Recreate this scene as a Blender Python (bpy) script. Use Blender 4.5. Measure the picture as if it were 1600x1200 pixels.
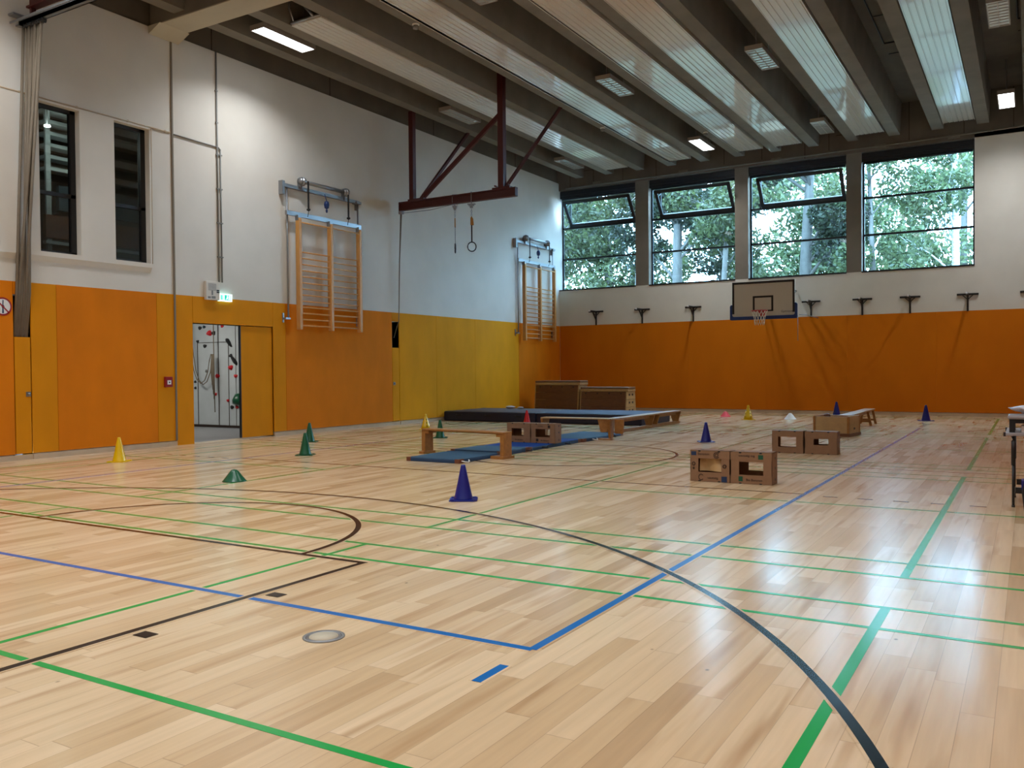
import bpy, bmesh, math, random
from mathutils import Vector, Matrix, Euler
random.seed(7)
for o in list(bpy.data.objects): bpy.data.objects.remove(o)
sc = bpy.context.scene
COL = sc.collection
PI = math.pi

# ------------------------------------------------------------------ camera
YAW, PITCH, ROLL, FPX, CAMH = .5395, -.0163, -.0093, 1353.98, 1.4205
fwd = Vector((-math.sin(YAW)*math.cos(PITCH), math.cos(YAW)*math.cos(PITCH), math.sin(PITCH)))
rt = Vector((math.cos(YAW), math.sin(YAW), 0)); up = rt.cross(fwd)
rt2 = rt*math.cos(ROLL) + up*math.sin(ROLL); up2 = -rt*math.sin(ROLL) + up*math.cos(ROLL)
cd = bpy.data.cameras.new('camera'); cam = bpy.data.objects.new('camera', cd); COL.objects.link(cam)
cd.sensor_fit = 'HORIZONTAL'; cd.sensor_width = 36.0; cd.lens = 36.0*FPX/1600.0
cd.clip_start = .02; cd.clip_end = 400
cam.matrix_world = Matrix(((rt2.x, up2.x, -fwd.x, 0), (rt2.y, up2.y, -fwd.y, 0), (rt2.z, up2.z, -fwd.z, CAMH), (0, 0, 0, 1)))
sc.camera = cam

# ------------------------------------------------------------------ sky and exposure
SKY = 24.0
LAMP = 66.0        # watts of one ceiling lamp
CUT = 128          # its beam angle in degrees
w = bpy.data.worlds.new('world'); sc.world = w; w.use_nodes = True
bg = w.node_tree.nodes['Background']; bg.inputs[0].default_value = (.46, .72, 1.0, 1); bg.inputs[1].default_value = SKY
sc.view_settings.view_transform = 'Standard'; sc.view_settings.look = 'None'
sc.view_settings.exposure = 0.3; sc.view_settings.gamma = 1.0; sc.view_settings.use_curve_mapping = False

# ------------------------------------------------------------------ materials
def lin(c): return tuple(((v/255)/12.92 if v <= 10 else (((v/255)+.055)/1.055)**2.4) for v in c)
MATS = {}
def mat(name, col, rough=.5, metal=0., noise=0., nscale=6., stretch=(1, 1, 1), bump=0., coat=0., emit=None, es=0., spec=.5, srgb=True):
    if name in MATS: return MATS[name]
    m = bpy.data.materials.new(name); m.use_nodes = True; nt = m.node_tree; b = nt.nodes['Principled BSDF']
    c = lin(col) if srgb else col
    b.inputs['Base Color'].default_value = (*c, 1); b.inputs['Roughness'].default_value = rough
    b.inputs['Metallic'].default_value = metal; b.inputs['Specular IOR Level'].default_value = spec
    b.inputs['Coat Weight'].default_value = coat; b.inputs['Coat Roughness'].default_value = .12
    if noise or bump:
        tc = nt.nodes.new('ShaderNodeTexCoord'); mp = nt.nodes.new('ShaderNodeMapping'); mp.inputs['Scale'].default_value = stretch
        nz = nt.nodes.new('ShaderNodeTexNoise'); nz.inputs['Scale'].default_value = nscale; nz.inputs['Detail'].default_value = 6
        nt.links.new(tc.outputs['Object'], mp.inputs[0]); nt.links.new(mp.outputs[0], nz.inputs[0])
        if noise:
            mr = nt.nodes.new('ShaderNodeMapRange'); mr.inputs[1].default_value = .3; mr.inputs[2].default_value = .7
            mr.inputs[3].default_value = 1-noise; mr.inputs[4].default_value = 1+noise*.6
            nt.links.new(nz.outputs[0], mr.inputs[0])
            mx = nt.nodes.new('ShaderNodeVectorMath'); mx.operation = 'SCALE'; mx.inputs[0].default_value = c
            nt.links.new(mr.outputs[0], mx.inputs['Scale']); nt.links.new(mx.outputs[0], b.inputs['Base Color'])
        if bump:
            bp = nt.nodes.new('ShaderNodeBump'); bp.inputs['Strength'].default_value = bump; bp.inputs['Distance'].default_value = .01
            nt.links.new(nz.outputs[0], bp.inputs['Height']); nt.links.new(bp.outputs[0], b.inputs['Normal'])
    if emit:
        b.inputs['Emission Color'].default_value = (*lin(emit), 1); b.inputs['Emission Strength'].default_value = es
    MATS[name] = m; return m

M_white = mat('white_plaster', (214, 208, 198), .75, noise=.05, nscale=1.3, bump=.15)
M_orange = mat('orange_wall_cloth', (216, 120, 0), .8, noise=.10, nscale=2.2, stretch=(1, 1, .5), spec=.2)
M_ochre = mat('ochre_wall_cloth', (212, 134, 0), .8, noise=.06, nscale=3, stretch=(1, 1, .5), spec=.2)
M_yellow = mat('yellow_wall_cloth', (222, 148, 0), .8, noise=.10, nscale=1.6, stretch=(1, 1, .5), spec=.2)
M_endor = mat('deep_orange_wall_cloth', (206, 112, 0), .8, noise=.07, nscale=1.6, stretch=(1, 1, .4), spec=.2)
M_seam = mat('dark_joint', (45, 30, 20), .8)
M_conc = mat('grey_concrete', (122, 114, 102), .85, noise=.14, nscale=1.8, bump=.3)
M_concd = mat('brown_grey_concrete', (106, 97, 85), .85, noise=.18, nscale=1.5, bump=.3)
M_cream = mat('cream_painted_girder', (190, 180, 158), .7, noise=.16, nscale=.9, stretch=(.5, 1, 1))
M_skirt = mat('pale_wood_skirting', (190, 168, 140), .55, noise=.12, nscale=3)
M_joint2 = mat('brown_grey_joint_shade', (122, 112, 98), .8)
M_black = mat('black_metal', (20, 20, 22), .45)
M_frame = mat('dark_blue_window_frame', (14, 24, 34), .4)
M_blind = mat('dark_blind_box', (16, 26, 36), .5)
M_steel = mat('galvanised_steel', (150, 152, 155), .38, metal=.75)
M_grey = mat('grey_paint', (125, 125, 122), .5)
M_lampbody = mat('lamp_housing_grey', (150, 140, 130), .5)
M_red = mat('oxide_red_steel', (70, 14, 10), .5)
M_beech = mat('beech_wood', (205, 150, 85), .5, noise=.14, nscale=5, stretch=(6, 6, 1))
M_beechb = mat('bench_wood', (158, 106, 50), .45, noise=.2, nscale=5, stretch=(3, 3, 3))
M_vault = mat('vault_box_wood', (106, 64, 36), .5, noise=.25, nscale=6, stretch=(1, 1, 6))
M_vaultl = mat('vault_box_end_wood', (182, 146, 98), .5, noise=.12, nscale=6)
M_leath = mat('brown_vault_leather', (120, 84, 56), .5)
M_rubwhite = mat('panel_white', (214, 208, 198), .3, coat=1.0); M_rubwhite.node_tree.nodes['Principled BSDF'].inputs['Coat Roughness'].default_value = .05; M_rubwhite.node_tree.nodes['Principled BSDF'].inputs['Coat IOR'].default_value = 1.7
M_rope = mat('climbing_pole_beige', (114, 100, 82), .7, noise=.1)
M_matg = mat('gym_mat_grey_blue', (56, 88, 112), .7, noise=.06, spec=.2)
M_matb = mat('gym_mat_blue', (18, 64, 136), .7, noise=.06, spec=.2)
M_matside = mat('gym_mat_edge_blue', (22, 56, 92), .6)
M_tan = mat('brown_leather_corner', (110, 62, 40), .6)
M_navy = mat('navy_crash_mat_side', (20, 24, 46), .5)
M_navyt = mat('navy_crash_mat_top', (20, 26, 62), .6, spec=.25)
M_taupe = mat('grey_brown_mat_cover', (66, 54, 54), .6, spec=.25)
M_card = mat('brown_cardboard', (136, 102, 74), .75, noise=.08, nscale=9)
M_cardd = mat('printed_dark_cardboard', (70, 48, 34), .75)
M_ink = mat('dark_print', (38, 30, 26), .8)
M_green_p = mat('green_print', (20, 78, 52), .7)
M_blue_p = mat('blue_print', (22, 46, 82), .7)
M_blue = mat('blue_cone_plastic', (6, 24, 116), .35)
M_yel = mat('yellow_cone_plastic', (226, 184, 0), .35)
M_grn = mat('green_cone_plastic', (4, 82, 50), .3)
M_redp = mat('red_cone_plastic', (205, 24, 34), .35)
M_pink = mat('pink_disc_plastic', (236, 80, 92), .35)
M_wht = mat('white_plastic', (232, 232, 230), .35)
M_sign = mat('red_sign', (150, 16, 18), .5)
M_signw = mat('sign_white', (225, 225, 225), .5)
M_fire = mat('alarm_red', (140, 16, 24), .4)
M_board = mat('board_grey', (196, 182, 166), .45)
M_pad = mat('blue_board_padding', (14, 46, 104), .5)
M_hoop = mat('hoop_red', (170, 30, 28), .4)
M_net = mat('net_white', (215, 208, 196), .8)
M_blackl = mat('black_court_paint', (15, 13, 14), .2)
M_bluel = mat('blue_court_paint', (14, 104, 180), .2)
M_greenl = mat('green_court_paint', (26, 160, 72), .2)
M_bark = mat('grey_bark', (88, 84, 80), .9, noise=.25, nscale=6, stretch=(1, 1, .3))
M_birch = mat('birch_bark', (175, 175, 180), .8, noise=.5, nscale=3, stretch=(1, 1, 6))
M_soil = mat('grass_bank', (66, 64, 48), .95, noise=.3, nscale=1)
M_climb = mat('climbing_wall_grey', (188, 194, 196), .7, noise=.05, nscale=4)
M_greyfl = mat('grey_linoleum', (140, 140, 142), .5)
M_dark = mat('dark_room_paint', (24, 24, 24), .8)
M_slat = mat('grey_slats', (150, 160, 160), .6)
M_teal = mat('teal_panel', (22, 50, 62), .6)
M_brown = mat('dark_brown_panel', (96, 50, 20), .6)
M_tag = mat('ochre_leather', (165, 112, 40), .6)
M_strap = mat('black_strap', (16, 15, 15), .7)
M_pulley = mat('blue_pulley', (20, 52, 110), .35)
M_diffoff = mat('lamp_diffuser_off', (176, 182, 180), .10, coat=.8)
M_on = mat('lamp_diffuser_lit', (255, 250, 240), .4, emit=(242, 250, 255), es=5.0)
M_onroom = mat('small_lamp_lit', (255, 250, 240), .4, emit=(255, 250, 240), es=32)
M_bulb = mat('gallery_bulb', (255, 250, 240), .4, emit=(255, 250, 240), es=320)
M_exit = mat('exit_sign_green', (20, 150, 130), .4, emit=(30, 190, 160), es=.8)
M_exitw = mat('exit_sign_white', (220, 255, 250), .4, emit=(190, 255, 245), es=2.2)
M_bag = mat('clear_plastic_bag', (205, 200, 205), .25, noise=.1, nscale=12, bump=.6)
M_tabl = mat('table_top_grey', (150, 146, 148), .4)

def leafmat(name, c1, c2):
    m = bpy.data.materials.new(name); m.use_nodes = True; nt = m.node_tree; b = nt.nodes['Principled BSDF']
    g = nt.nodes.new('ShaderNodeNewGeometry'); r = nt.nodes.new('ShaderNodeMix'); r.data_type = 'RGBA'
    r.inputs[6].default_value = (*lin(c1), 1); r.inputs[7].default_value = (*lin(c2), 1)
    nt.links.new(g.outputs['Random Per Island'], r.inputs[0]); nt.links.new(r.outputs[2], b.inputs['Base Color'])
    b.inputs['Roughness'].default_value = .5
    tr = nt.nodes.new('ShaderNodeBsdfTranslucent'); nt.links.new(r.outputs[2], tr.inputs[0])
    mx = nt.nodes.new('ShaderNodeMixShader'); mx.inputs[0].default_value = .45
    nt.links.new(b.outputs[0], mx.inputs[1]); nt.links.new(tr.outputs[0], mx.inputs[2])
    nt.links.new(mx.outputs[0], nt.nodes['Material Output'].inputs[0]); return m
M_leafa = leafmat('leaf_green', (36, 44, 26), (82, 90, 54))
M_leafb = leafmat('leaf_dark_green', (22, 30, 24), (56, 64, 44))
M_leafc = leafmat('leaf_pale_green', (50, 62, 40), (96, 106, 70))

def glassmat(name, tint, refl=.6):
    m = bpy.data.materials.new(name); m.use_nodes = True; nt = m.node_tree; nt.nodes.remove(nt.nodes['Principled BSDF'])
    t = nt.nodes.new('ShaderNodeBsdfTransparent'); t.inputs[0].default_value = (*tint, 1)
    g = nt.nodes.new('ShaderNodeBsdfGlossy'); g.inputs['Roughness'].default_value = .02
    f = nt.nodes.new('ShaderNodeFresnel'); f.inputs[0].default_value = 1.5
    k = nt.nodes.new('ShaderNodeMath'); k.operation = 'MULTIPLY'; k.inputs[1].default_value = refl
    mx = nt.nodes.new('ShaderNodeMixShader'); nt.links.new(f.outputs[0], k.inputs[0]); nt.links.new(k.outputs[0], mx.inputs[0])
    nt.links.new(t.outputs[0], mx.inputs[1]); nt.links.new(g.outputs[0], mx.inputs[2])
    nt.links.new(mx.outputs[0], nt.nodes['Material Output'].inputs[0]); return m
M_glass = glassmat('window_glass', (.86, .97, 1.0))
M_glassd = glassmat('internal_window_glass', (.55, .62, .62), 2.0)

def floor_material():
    m = bpy.data.materials.new('maple_parquet'); m.use_nodes = True; nt = m.node_tree; b = nt.nodes['Principled BSDF']
    N = nt.nodes.new; L = nt.links.new
    def math_(op, a, bb=None, clampv=False):
        n = N('ShaderNodeMath'); n.operation = op; n.use_clamp = clampv
        for i, v in enumerate((a, bb)):
            if v is None: continue
            if isinstance(v, (int, float)): n.inputs[i].default_value = v
            else: L(v, n.inputs[i])
        return n.outputs[0]
    tc = N('ShaderNodeTexCoord'); sp = N('ShaderNodeSeparateXYZ'); L(tc.outputs['Object'], sp.inputs[0])
    X, Y = sp.outputs[0], sp.outputs[1]
    xs = math_('DIVIDE', X, .125); row = math_('FLOOR', xs); fx = math_('FRACT', xs)
    wn = N('ShaderNodeTexWhiteNoise'); wn.noise_dimensions = '1D'; L(row, wn.inputs['W'])
    yo = math_('ADD', math_('DIVIDE', Y, 1.15), math_('MULTIPLY', wn.outputs[0], 7.3)); pl = math_('FLOOR', yo); fy = math_('FRACT', yo)
    cb = N('ShaderNodeCombineXYZ'); L(row, cb.inputs[0]); L(pl, cb.inputs[1])
    w2 = N('ShaderNodeTexWhiteNoise'); w2.noise_dimensions = '2D'; L(cb.outputs[0], w2.inputs['Vector'])
    rp = N('ShaderNodeValToRGB'); e = rp.color_ramp.elements
    e[0].position = 0; e[0].color = (*lin((192, 161, 122)), 1); e[1].position = 1; e[1].color = (*lin((226, 200, 164)), 1)
    q = rp.color_ramp.elements.new(.12); q.color = (*lin((206, 176, 136)), 1)
    q = rp.color_ramp.elements.new(.5); q.color = (*lin((216, 188, 150)), 1)
    L(w2.outputs[0], rp.inputs[0])
    # grain streaks, each board its own offset
    of = N('ShaderNodeVectorMath'); of.operation = 'ADD'; L(tc.outputs['Object'], of.inputs[0])
    sc3 = N('ShaderNodeVectorMath'); sc3.operation = 'SCALE'; sc3.inputs['Scale'].default_value = 9.0; L(w2.outputs['Color'], sc3.inputs[0]); L(sc3.outputs[0], of.inputs[1])
    mp = N('ShaderNodeMapping'); mp.inputs['Scale'].default_value = (26, 1.3, 1); L(of.outputs[0], mp.inputs[0])
    n1 = N('ShaderNodeTexNoise'); n1.inputs['Scale'].default_value = 1.0; n1.inputs['Detail'].default_value = 5; L(mp.outputs[0], n1.inputs[0])
    g1 = N('ShaderNodeMapRange'); g1.inputs[1].default_value = .3; g1.inputs[2].default_value = .7; g1.inputs[3].default_value = .93; g1.inputs[4].default_value = 1.05; L(n1.outputs[0], g1.inputs[0])
    mp2 = N('ShaderNodeMapping'); mp2.inputs['Scale'].default_value = (9, .8, 1); L(of.outputs[0], mp2.inputs[0])
    n2 = N('ShaderNodeTexNoise'); n2.inputs['Scale'].default_value = 1.0; n2.inputs['Detail'].default_value = 2; L(mp2.outputs[0], n2.inputs[0])
    g2 = N('ShaderNodeMapRange'); g2.inputs[1].default_value = .56; g2.inputs[2].default_value = .76; g2.inputs[3].default_value = 0.0; g2.inputs[4].default_value = .7; L(n2.outputs[0], g2.inputs[0])
    # knots
    mp3 = N('ShaderNodeMapping'); mp3.inputs['Scale'].default_value = (2.6, 1.9, 1); L(tc.outputs['Object'], mp3.inputs[0])
    vo = N('ShaderNodeTexVoronoi'); vo.inputs['Scale'].default_value = 1.0; L(mp3.outputs[0], vo.inputs[0])
    kt = N('ShaderNodeMapRange'); kt.inputs[1].default_value = .014; kt.inputs[2].default_value = .034; kt.inputs[3].default_value = .30; kt.inputs[4].default_value = 1.0; L(vo.outputs['Distance'], kt.inputs[0])
    # joints
    jx = math_('LESS_THAN', fx, .022); jy = math_('LESS_THAN', fy, .0035); j = math_('MAXIMUM', jx, jy); jm = math_('SUBTRACT', 1.0, math_('MULTIPLY', j, .28))
    f = math_('MULTIPLY', g1.outputs[0], math_('MULTIPLY', kt.outputs[0], jm))
    sm = N('ShaderNodeMix'); sm.data_type = 'RGBA'; sm.inputs[7].default_value = (*lin((170, 132, 90)), 1); L(g2.outputs[0], sm.inputs[0]); L(rp.outputs[0], sm.inputs[6])
    vs = N('ShaderNodeVectorMath'); vs.operation = 'SCALE'; L(sm.outputs[2], vs.inputs[0]); L(f, vs.inputs['Scale']); L(vs.outputs[0], b.inputs['Base Color'])
    n4 = N('ShaderNodeTexNoise'); n4.inputs['Scale'].default_value = 1.2; n4.inputs['Detail'].default_value = 2; L(tc.outputs['Object'], n4.inputs[0])
    rr = N('ShaderNodeMapRange'); rr.inputs[1].default_value = .3; rr.inputs[2].default_value = .7; rr.inputs[3].default_value = .165; rr.inputs[4].default_value = .21; L(n4.outputs[0], rr.inputs[0]); L(rr.outputs[0], b.inputs['Roughness'])
    bp = N('ShaderNodeBump'); bp.inputs['Strength'].default_value = .12; bp.inputs['Distance'].default_value = .004
    L(math_('ADD', n1.outputs[0], math_('MULTIPLY', w2.outputs[0], .6)), bp.inputs['Height']); L(bp.outputs[0], b.inputs['Normal'])
    b.inputs['Specular IOR Level'].default_value = .55
    return m
M_floor = floor_material()

# ------------------------------------------------------------------ mesh helpers
SPLIT = {'base_stud', 'baseboard_left', 'corner_cap', 'corner_post', 'cross_bar', 'dark_square', 'end_side', 'foot_plate', 'grip_hole', 'hand_hole', 'hanger_rod', 'long_side', 'panel_joint', 'peg_hole', 'printed_ring', 'section_end', 'stay_arm', 'stile_bracket', 'stretcher', 'trim_7'}
class MB:
    def __init__(s): s.bm = bmesh.new(); s.mats = []
    def mi(s, m):
        if m is None: return 0
        if m not in s.mats: s.mats.append(m)
        return s.mats.index(m)
    def faces(s, vs, fs, m=None, smooth=False):
        bv = [s.bm.verts.new(v) for v in vs]; i = s.mi(m)
        for f in fs:
            try:
                fc = s.bm.faces.new([bv[k] for k in f]); fc.material_index = i; fc.smooth = smooth
            except ValueError: pass
        return s
    def box(s, x0, x1, y0, y1, z0, z1, m=None):
        x0, x1 = sorted((x0, x1)); y0, y1 = sorted((y0, y1)); z0, z1 = sorted((z0, z1))
        v = [(x0, y0, z0), (x1, y0, z0), (x1, y1, z0), (x0, y1, z0), (x0, y0, z1), (x1, y0, z1), (x1, y1, z1), (x0, y1, z1)]
        return s.faces(v, [(0, 3, 2, 1), (4, 5, 6, 7), (0, 1, 5, 4), (1, 2, 6, 5), (2, 3, 7, 6), (3, 0, 4, 7)], m)
    def beam(s, a, b, wx, wy, m=None, upv=(0, 0, 1)):
        a = Vector(a); b = Vector(b); d = (b-a).normalized(); u = Vector(upv)
        if abs(d.dot(u)) > .99: u = Vector((0, 1, 0))
        r = d.cross(u).normalized(); u = r.cross(d)
        v = []
        for p in (a, b):
            for sx, sy in ((-1, -1), (1, -1), (1, 1), (-1, 1)): v.append(p+r*wx/2*sx+u*wy/2*sy)
        return s.faces(v, [(0, 3, 2, 1), (4, 5, 6, 7), (0, 1, 5, 4), (1, 2, 6, 5), (2, 3, 7, 6), (3, 0, 4, 7)], m)
    def tube(s, pts, r, m=None, n=10, closed=False, r2=None):
        pts = [Vector(p) for p in pts]; rings = []; k = len(pts)
        for i, p in enumerate(pts):
            if closed: d = pts[(i+1) % k]-pts[i-1]
            else: d = pts[min(i+1, k-1)]-pts[max(i-1, 0)]
            d.normalize(); u = Vector((0, 0, 1)) if abs(d.z) < .95 else Vector((0, 1, 0))
            a = d.cross(u).normalized(); b = a.cross(d)
            rr = r if r2 is None else r+(r2-r)*i/(k-1)
            rings.append([p+a*math.cos(2*PI*j/n)*rr+b*math.sin(2*PI*j/n)*rr for j in range(n)])
        vs = [v for q in rings for v in q]; fs = []
        for i in range(k if closed else k-1):
            i2 = (i+1) % k
            for j in range(n): fs.append((i*n+j, i*n+(j+1) % n, i2*n+(j+1) % n, i2*n+j))
        if not closed: fs.append(tuple(range(n))[::-1]); fs.append(tuple(range((k-1)*n, k*n)))
        return s.faces(vs, fs, m, True)
    def lathe(s, prof, m=None, n=28, c=(0, 0, 0)):
        vs = []; fs = []; k = len(prof)
        for r, z in prof:
            for j in range(n): vs.append((c[0]+r*math.cos(2*PI*j/n), c[1]+r*math.sin(2*PI*j/n), c[2]+z))
        for i in range(k-1):
            for j in range(n): fs.append((i*n+j, i*n+(j+1) % n, (i+1)*n+(j+1) % n, (i+1)*n+j))
        if prof[0][0] > 1e-4: fs.append(tuple(range(n))[::-1])
        if prof[-1][0] > 1e-4: fs.append(tuple(range((k-1)*n, k*n)))
        return s.faces(vs, fs, m, True)
    def prism(s, poly, a0, a1, axis='y', m=None, smooth=False):
        def P(u, v, a):
            return {'y': (u, a, v), 'x': (a, u, v), 'z': (u, v, a)}[axis]
        n = len(poly); vs = [P(u, v, a0) for u, v in poly]+[P(u, v, a1) for u, v in poly]
        fs = [tuple(range(n)), tuple(range(n, 2*n))[::-1]]+[(i, n+i, n+(i+1) % n, (i+1) % n) for i in range(n)]
        return s.faces(vs, fs, m, smooth)
    def pieces(s):
        s.bm.verts.index_update(); vs = list(s.bm.verts); isl = [-1]*len(vs); boxes = []
        for v in vs:
            if isl[v.index] >= 0: continue
            k = len(boxes); st = [v]; isl[v.index] = k; lo = list(v.co); hi = list(v.co)
            while st:
                q = st.pop(); lo = [min(a, c) for a, c in zip(lo, q.co)]; hi = [max(a, c) for a, c in zip(hi, q.co)]
                for e in q.link_edges:
                    t = e.other_vert(q)
                    if isl[t.index] < 0: isl[t.index] = k; st.append(t)
            boxes.append((lo, hi))
        par = list(range(len(boxes)))
        def f(i):
            while par[i] != i: i = par[i]
            return i
        for i in range(len(boxes)):
            for j in range(i):
                if all(boxes[i][0][a] < boxes[j][1][a]+.004 and boxes[j][0][a] < boxes[i][1][a]+.004 for a in range(3)): par[f(i)] = f(j)
        roots = sorted({f(i) for i in range(len(boxes))}); out = []
        for r in roots:
            n = MB(); n.mats = list(s.mats); vm = {}
            for v in vs:
                if f(isl[v.index]) == r: vm[v] = n.bm.verts.new(v.co)
            for fc in s.bm.faces:
                if fc.verts[0] in vm: g = n.bm.faces.new([vm[q] for q in fc.verts]); g.material_index = fc.material_index; g.smooth = fc.smooth
            out.append(n)
        return out
    def build(s, name, m=None, parent=None, loc=None, bevel=0., kind=None):
        if name in SPLIT:
            pc = s.pieces()
            if len(pc) > 1:
                s.bm.free(); return [q.build1(name, m, parent, loc, bevel, kind) for q in pc][0]
        return s.build1(name, m, parent, loc, bevel, kind)
    def build1(s, name, m=None, parent=None, loc=None, bevel=0., kind=None):
        me = bpy.data.meshes.new(name)
        bmesh.ops.recalc_face_normals(s.bm, faces=s.bm.faces)
        s.bm.to_mesh(me); s.bm.free()
        if m is not None:
            if not s.mats: me.materials.append(m)
            else:
                me.materials.append(m)
        for q in s.mats:
            if q is not None and not (m is not None): me.materials.append(q)
        o = bpy.data.objects.new(name, me); COL.objects.link(o)
        if parent is not None: o.parent = parent
        if loc: o.location = loc
        if bevel:
            bv = o.modifiers.new('bevel', 'BEVEL'); bv.width = bevel; bv.segments = 2; bv.limit_method = 'ANGLE'; bv.angle_limit = .7
        if kind: o['kind'] = kind
        return o
def tag(o, label, cat, group=None):
    o['label'] = label; o['category'] = cat
    if group: o['group'] = group
    return o
def empty(name, loc=(0, 0, 0), rz=0, label=None, cat=None, group=None):
    o = bpy.data.objects.new(name, None); COL.objects.link(o); o.location = loc; o.rotation_euler = (0, 0, rz); o.empty_display_size = .1
    if label: tag(o, label, cat, group)
    return o
def copy_tree(o, parent=None):
    c = o.copy()
    if o.type == 'LIGHT': c.data = o.data.copy()
    COL.objects.link(c); c.parent = parent
    for ch in [q for q in bpy.data.objects if q.parent == o]: copy_tree(ch, c)
    return c
def put(proto, first, loc, rz, label, group=None):
    r = proto if first else copy_tree(proto)
    r.location = loc; r.rotation_euler = (0, 0, rz); r['label'] = label
    if group: r['group'] = group
    return r
def text(name, body, size, m, parent, loc, rot, extrude=.001):
    cu = bpy.data.curves.new(name, 'FONT'); cu.body = body; cu.size = size; cu.extrude = extrude; cu.align_x = 'CENTER'; cu.align_y = 'CENTER'
    t = bpy.data.objects.new(name, cu); me = bpy.data.meshes.new_from_object(t); bpy.data.objects.remove(t)
    me.materials.clear(); me.materials.append(m)
    o = bpy.data.objects.new(name, me); COL.objects.link(o); o.parent = parent; o.location = loc; o.rotation_euler = rot; return o
S = 'structure'

# ------------------------------------------------------------------ room shell
XL, XR, YB, YE = -14.36, 1.10, -1.65, 27.33
ZO, ZW = 2.955, 8.0                      # top of the coloured cladding, top of the white wall
CX = -6.67
fl = MB().box(XL, XR, YB, YE, -.12, 0).build('floor', M_floor, kind=S)

# left wall: openings
doors_l = [(8.03, 8.32, .10, 2.74), (11.59, 13.73, 0, 2.42), (17.88, 18.18, .10, 2.72)]
wins_l = [(7.09, 7.82), (8.49, 9.22), (9.89, 10.62)]
WZ0, WZ1 = 3.5, 6.03
b = MB()
ys = sorted({YB-.2, YE, *[v for q in wins_l for v in q]})
for a, c in zip(ys, ys[1:]):
    if (a, c) in wins_l:
        b.box(XL-.3, XL, a, c, ZO, WZ0); b.box(XL-.3, XL, a, c, WZ1, ZW)
    else: b.box(XL-.3, XL, a, c, ZO, ZW)
# substrate behind the cladding
for a, c in [(YB-.2, 8.03), (8.32, 11.59), (13.73, 17.88), (18.18, YE)]: b.box(XL-.3, XL-.02, a, c, 0, ZO)
for a, c, z0, z1 in doors_l:
    b.box(XL-.3, XL-.02, a, c, z1, ZO)
wall_left = b.build('wall_left', M_white, kind=S)
def clad(y0, y1, z0, z1, m, x0=XL-.02, x1=XL+.006):
    g = .004
    return MB().box(x0, x1, y0+g, y1-g, z0, z1).build('wall_panel', m, wall_left)
Z0 = .10
for y0, y1, z0, z1, m in [(YB, 2.6, Z0, ZO, M_orange), (2.6, 5.3, Z0, ZO, M_ochre), (5.3, 8.03, Z0, ZO, M_orange), (8.03, 8.32, 2.74, ZO, M_orange),
                          (8.32, 8.77, Z0, ZO, M_ochre), (8.77, 10.76, Z0, ZO, M_orange), (10.76, 11.17, Z0, ZO, M_ochre), (11.17, 11.59, Z0-.1, ZO, M_ochre),
                          (11.59, 13.73, 2.42, ZO, M_ochre), (13.73, 14.1, Z0, ZO, M_ochre), (14.1, 17.88, Z0, ZO, M_orange), (17.88, 18.18, 2.72, ZO, M_ochre),
                          (18.18, 19.85, Z0, ZO, M_yellow), (19.85, 21.84, Z0, ZO, M_yellow), (21.84, 24.43, Z0, ZO, M_yellow), (24.43, YE-.01, Z0, ZO, M_orange)]:
    clad(y0, y1, z0, z1, m)
b = MB()
for a, c in [(YB, 8.03), (8.32, 11.17), (13.73, 17.88), (18.18, YE)]: b.box(XL-.02, XL+.03, a, c, 0, .085)
for a, c in [(8.03, 8.32), (17.88, 18.18)]: b.box(XL-.02, XL+.012, a, c, 0, .085)
b.build('baseboard_left', M_skirt, kind=S)
# raised window surround on the upper left wall
b = MB(); f0, f1 = 5.6, 10.645
for a, c in [(f0, 7.09), (7.82, 8.49), (9.22, 9.89), (10.62, f1)]: b.box(XL, XL+.05, a, c, 3.42, 6.06)
for a, c in wins_l: b.box(XL, XL+.05, a, c, 3.42, WZ0); b.box(XL, XL+.05, a, c, WZ1, 6.06)
b.prism([(XL, 3.33), (XL+.05, 3.42), (XL, 3.42)], f0, f1, 'y')
b.build('trim_1', M_white, kind=S)
MB().box(XL, XL+.025, 11.15, 11.185, .1, 7.98).build('trim_2', M_joint2, kind=S)      # joint groove beside the pillar, its shadow put into the strip's colour

for i, (a, c) in enumerate(wins_l):
    f = MB(); x0, x1 = XL-.16, XL-.08; t = .06
    f.box(x0, x1, a, a+t*.8, WZ0, WZ1); f.box(x0, x1, c-t*1.6, c, WZ0, WZ1); f.box(x0, x1, a, c, WZ0, WZ0+t*.8); f.box(x0, x1, a, c, WZ1-t, WZ1); f.box(x0, x1, a, c, 4.50, 4.56)
    fo = f.build('window_%d' % (i+5), M_black, kind=S)
    MB().box(XL-.13, XL-.12, a+.04, c-.08, WZ0+.04, WZ1-.05).build('pane', M_glassd, fo)
# small doors in the slots
for n, (a, c, z1) in enumerate([(8.03, 8.32, 2.04), (17.88, 18.18, 2.03)]):
    nc = MB()
    nc.box(XL-.55, XL-.5, a-.02, c+.02, 0, 2.9); nc.box(XL-.5, XL-.02, a-.03, a, 0, 2.9); nc.box(XL-.5, XL-.02, c, c+.03, 0, 2.9); nc.box(XL-.5, XL-.02, a-.03, c+.03, 2.75, 2.9)
    niche = nc.build('trim_%d' % (n+3), M_dark if n == 0 else M_grey, kind=S)
    d = MB().box(XL-.04, XL+.004, a+.015, c-.015, .105, z1).build('door_%d' % (n+1), M_ochre if n == 0 else M_yellow, kind=S)
    h = MB(); yy = c-.06 if n == 0 else a+.07
    h.box(XL+.004, XL+.012, yy-.04, yy+.04, 1.05, 1.13); h.lathe([(.022, 0), (.022, .0)], n=12) if False else None
    h.tube([(XL+.01, yy, 1.09), (XL+.045, yy, 1.09)], .02); h.build('door_handle', M_steel, d)
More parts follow.
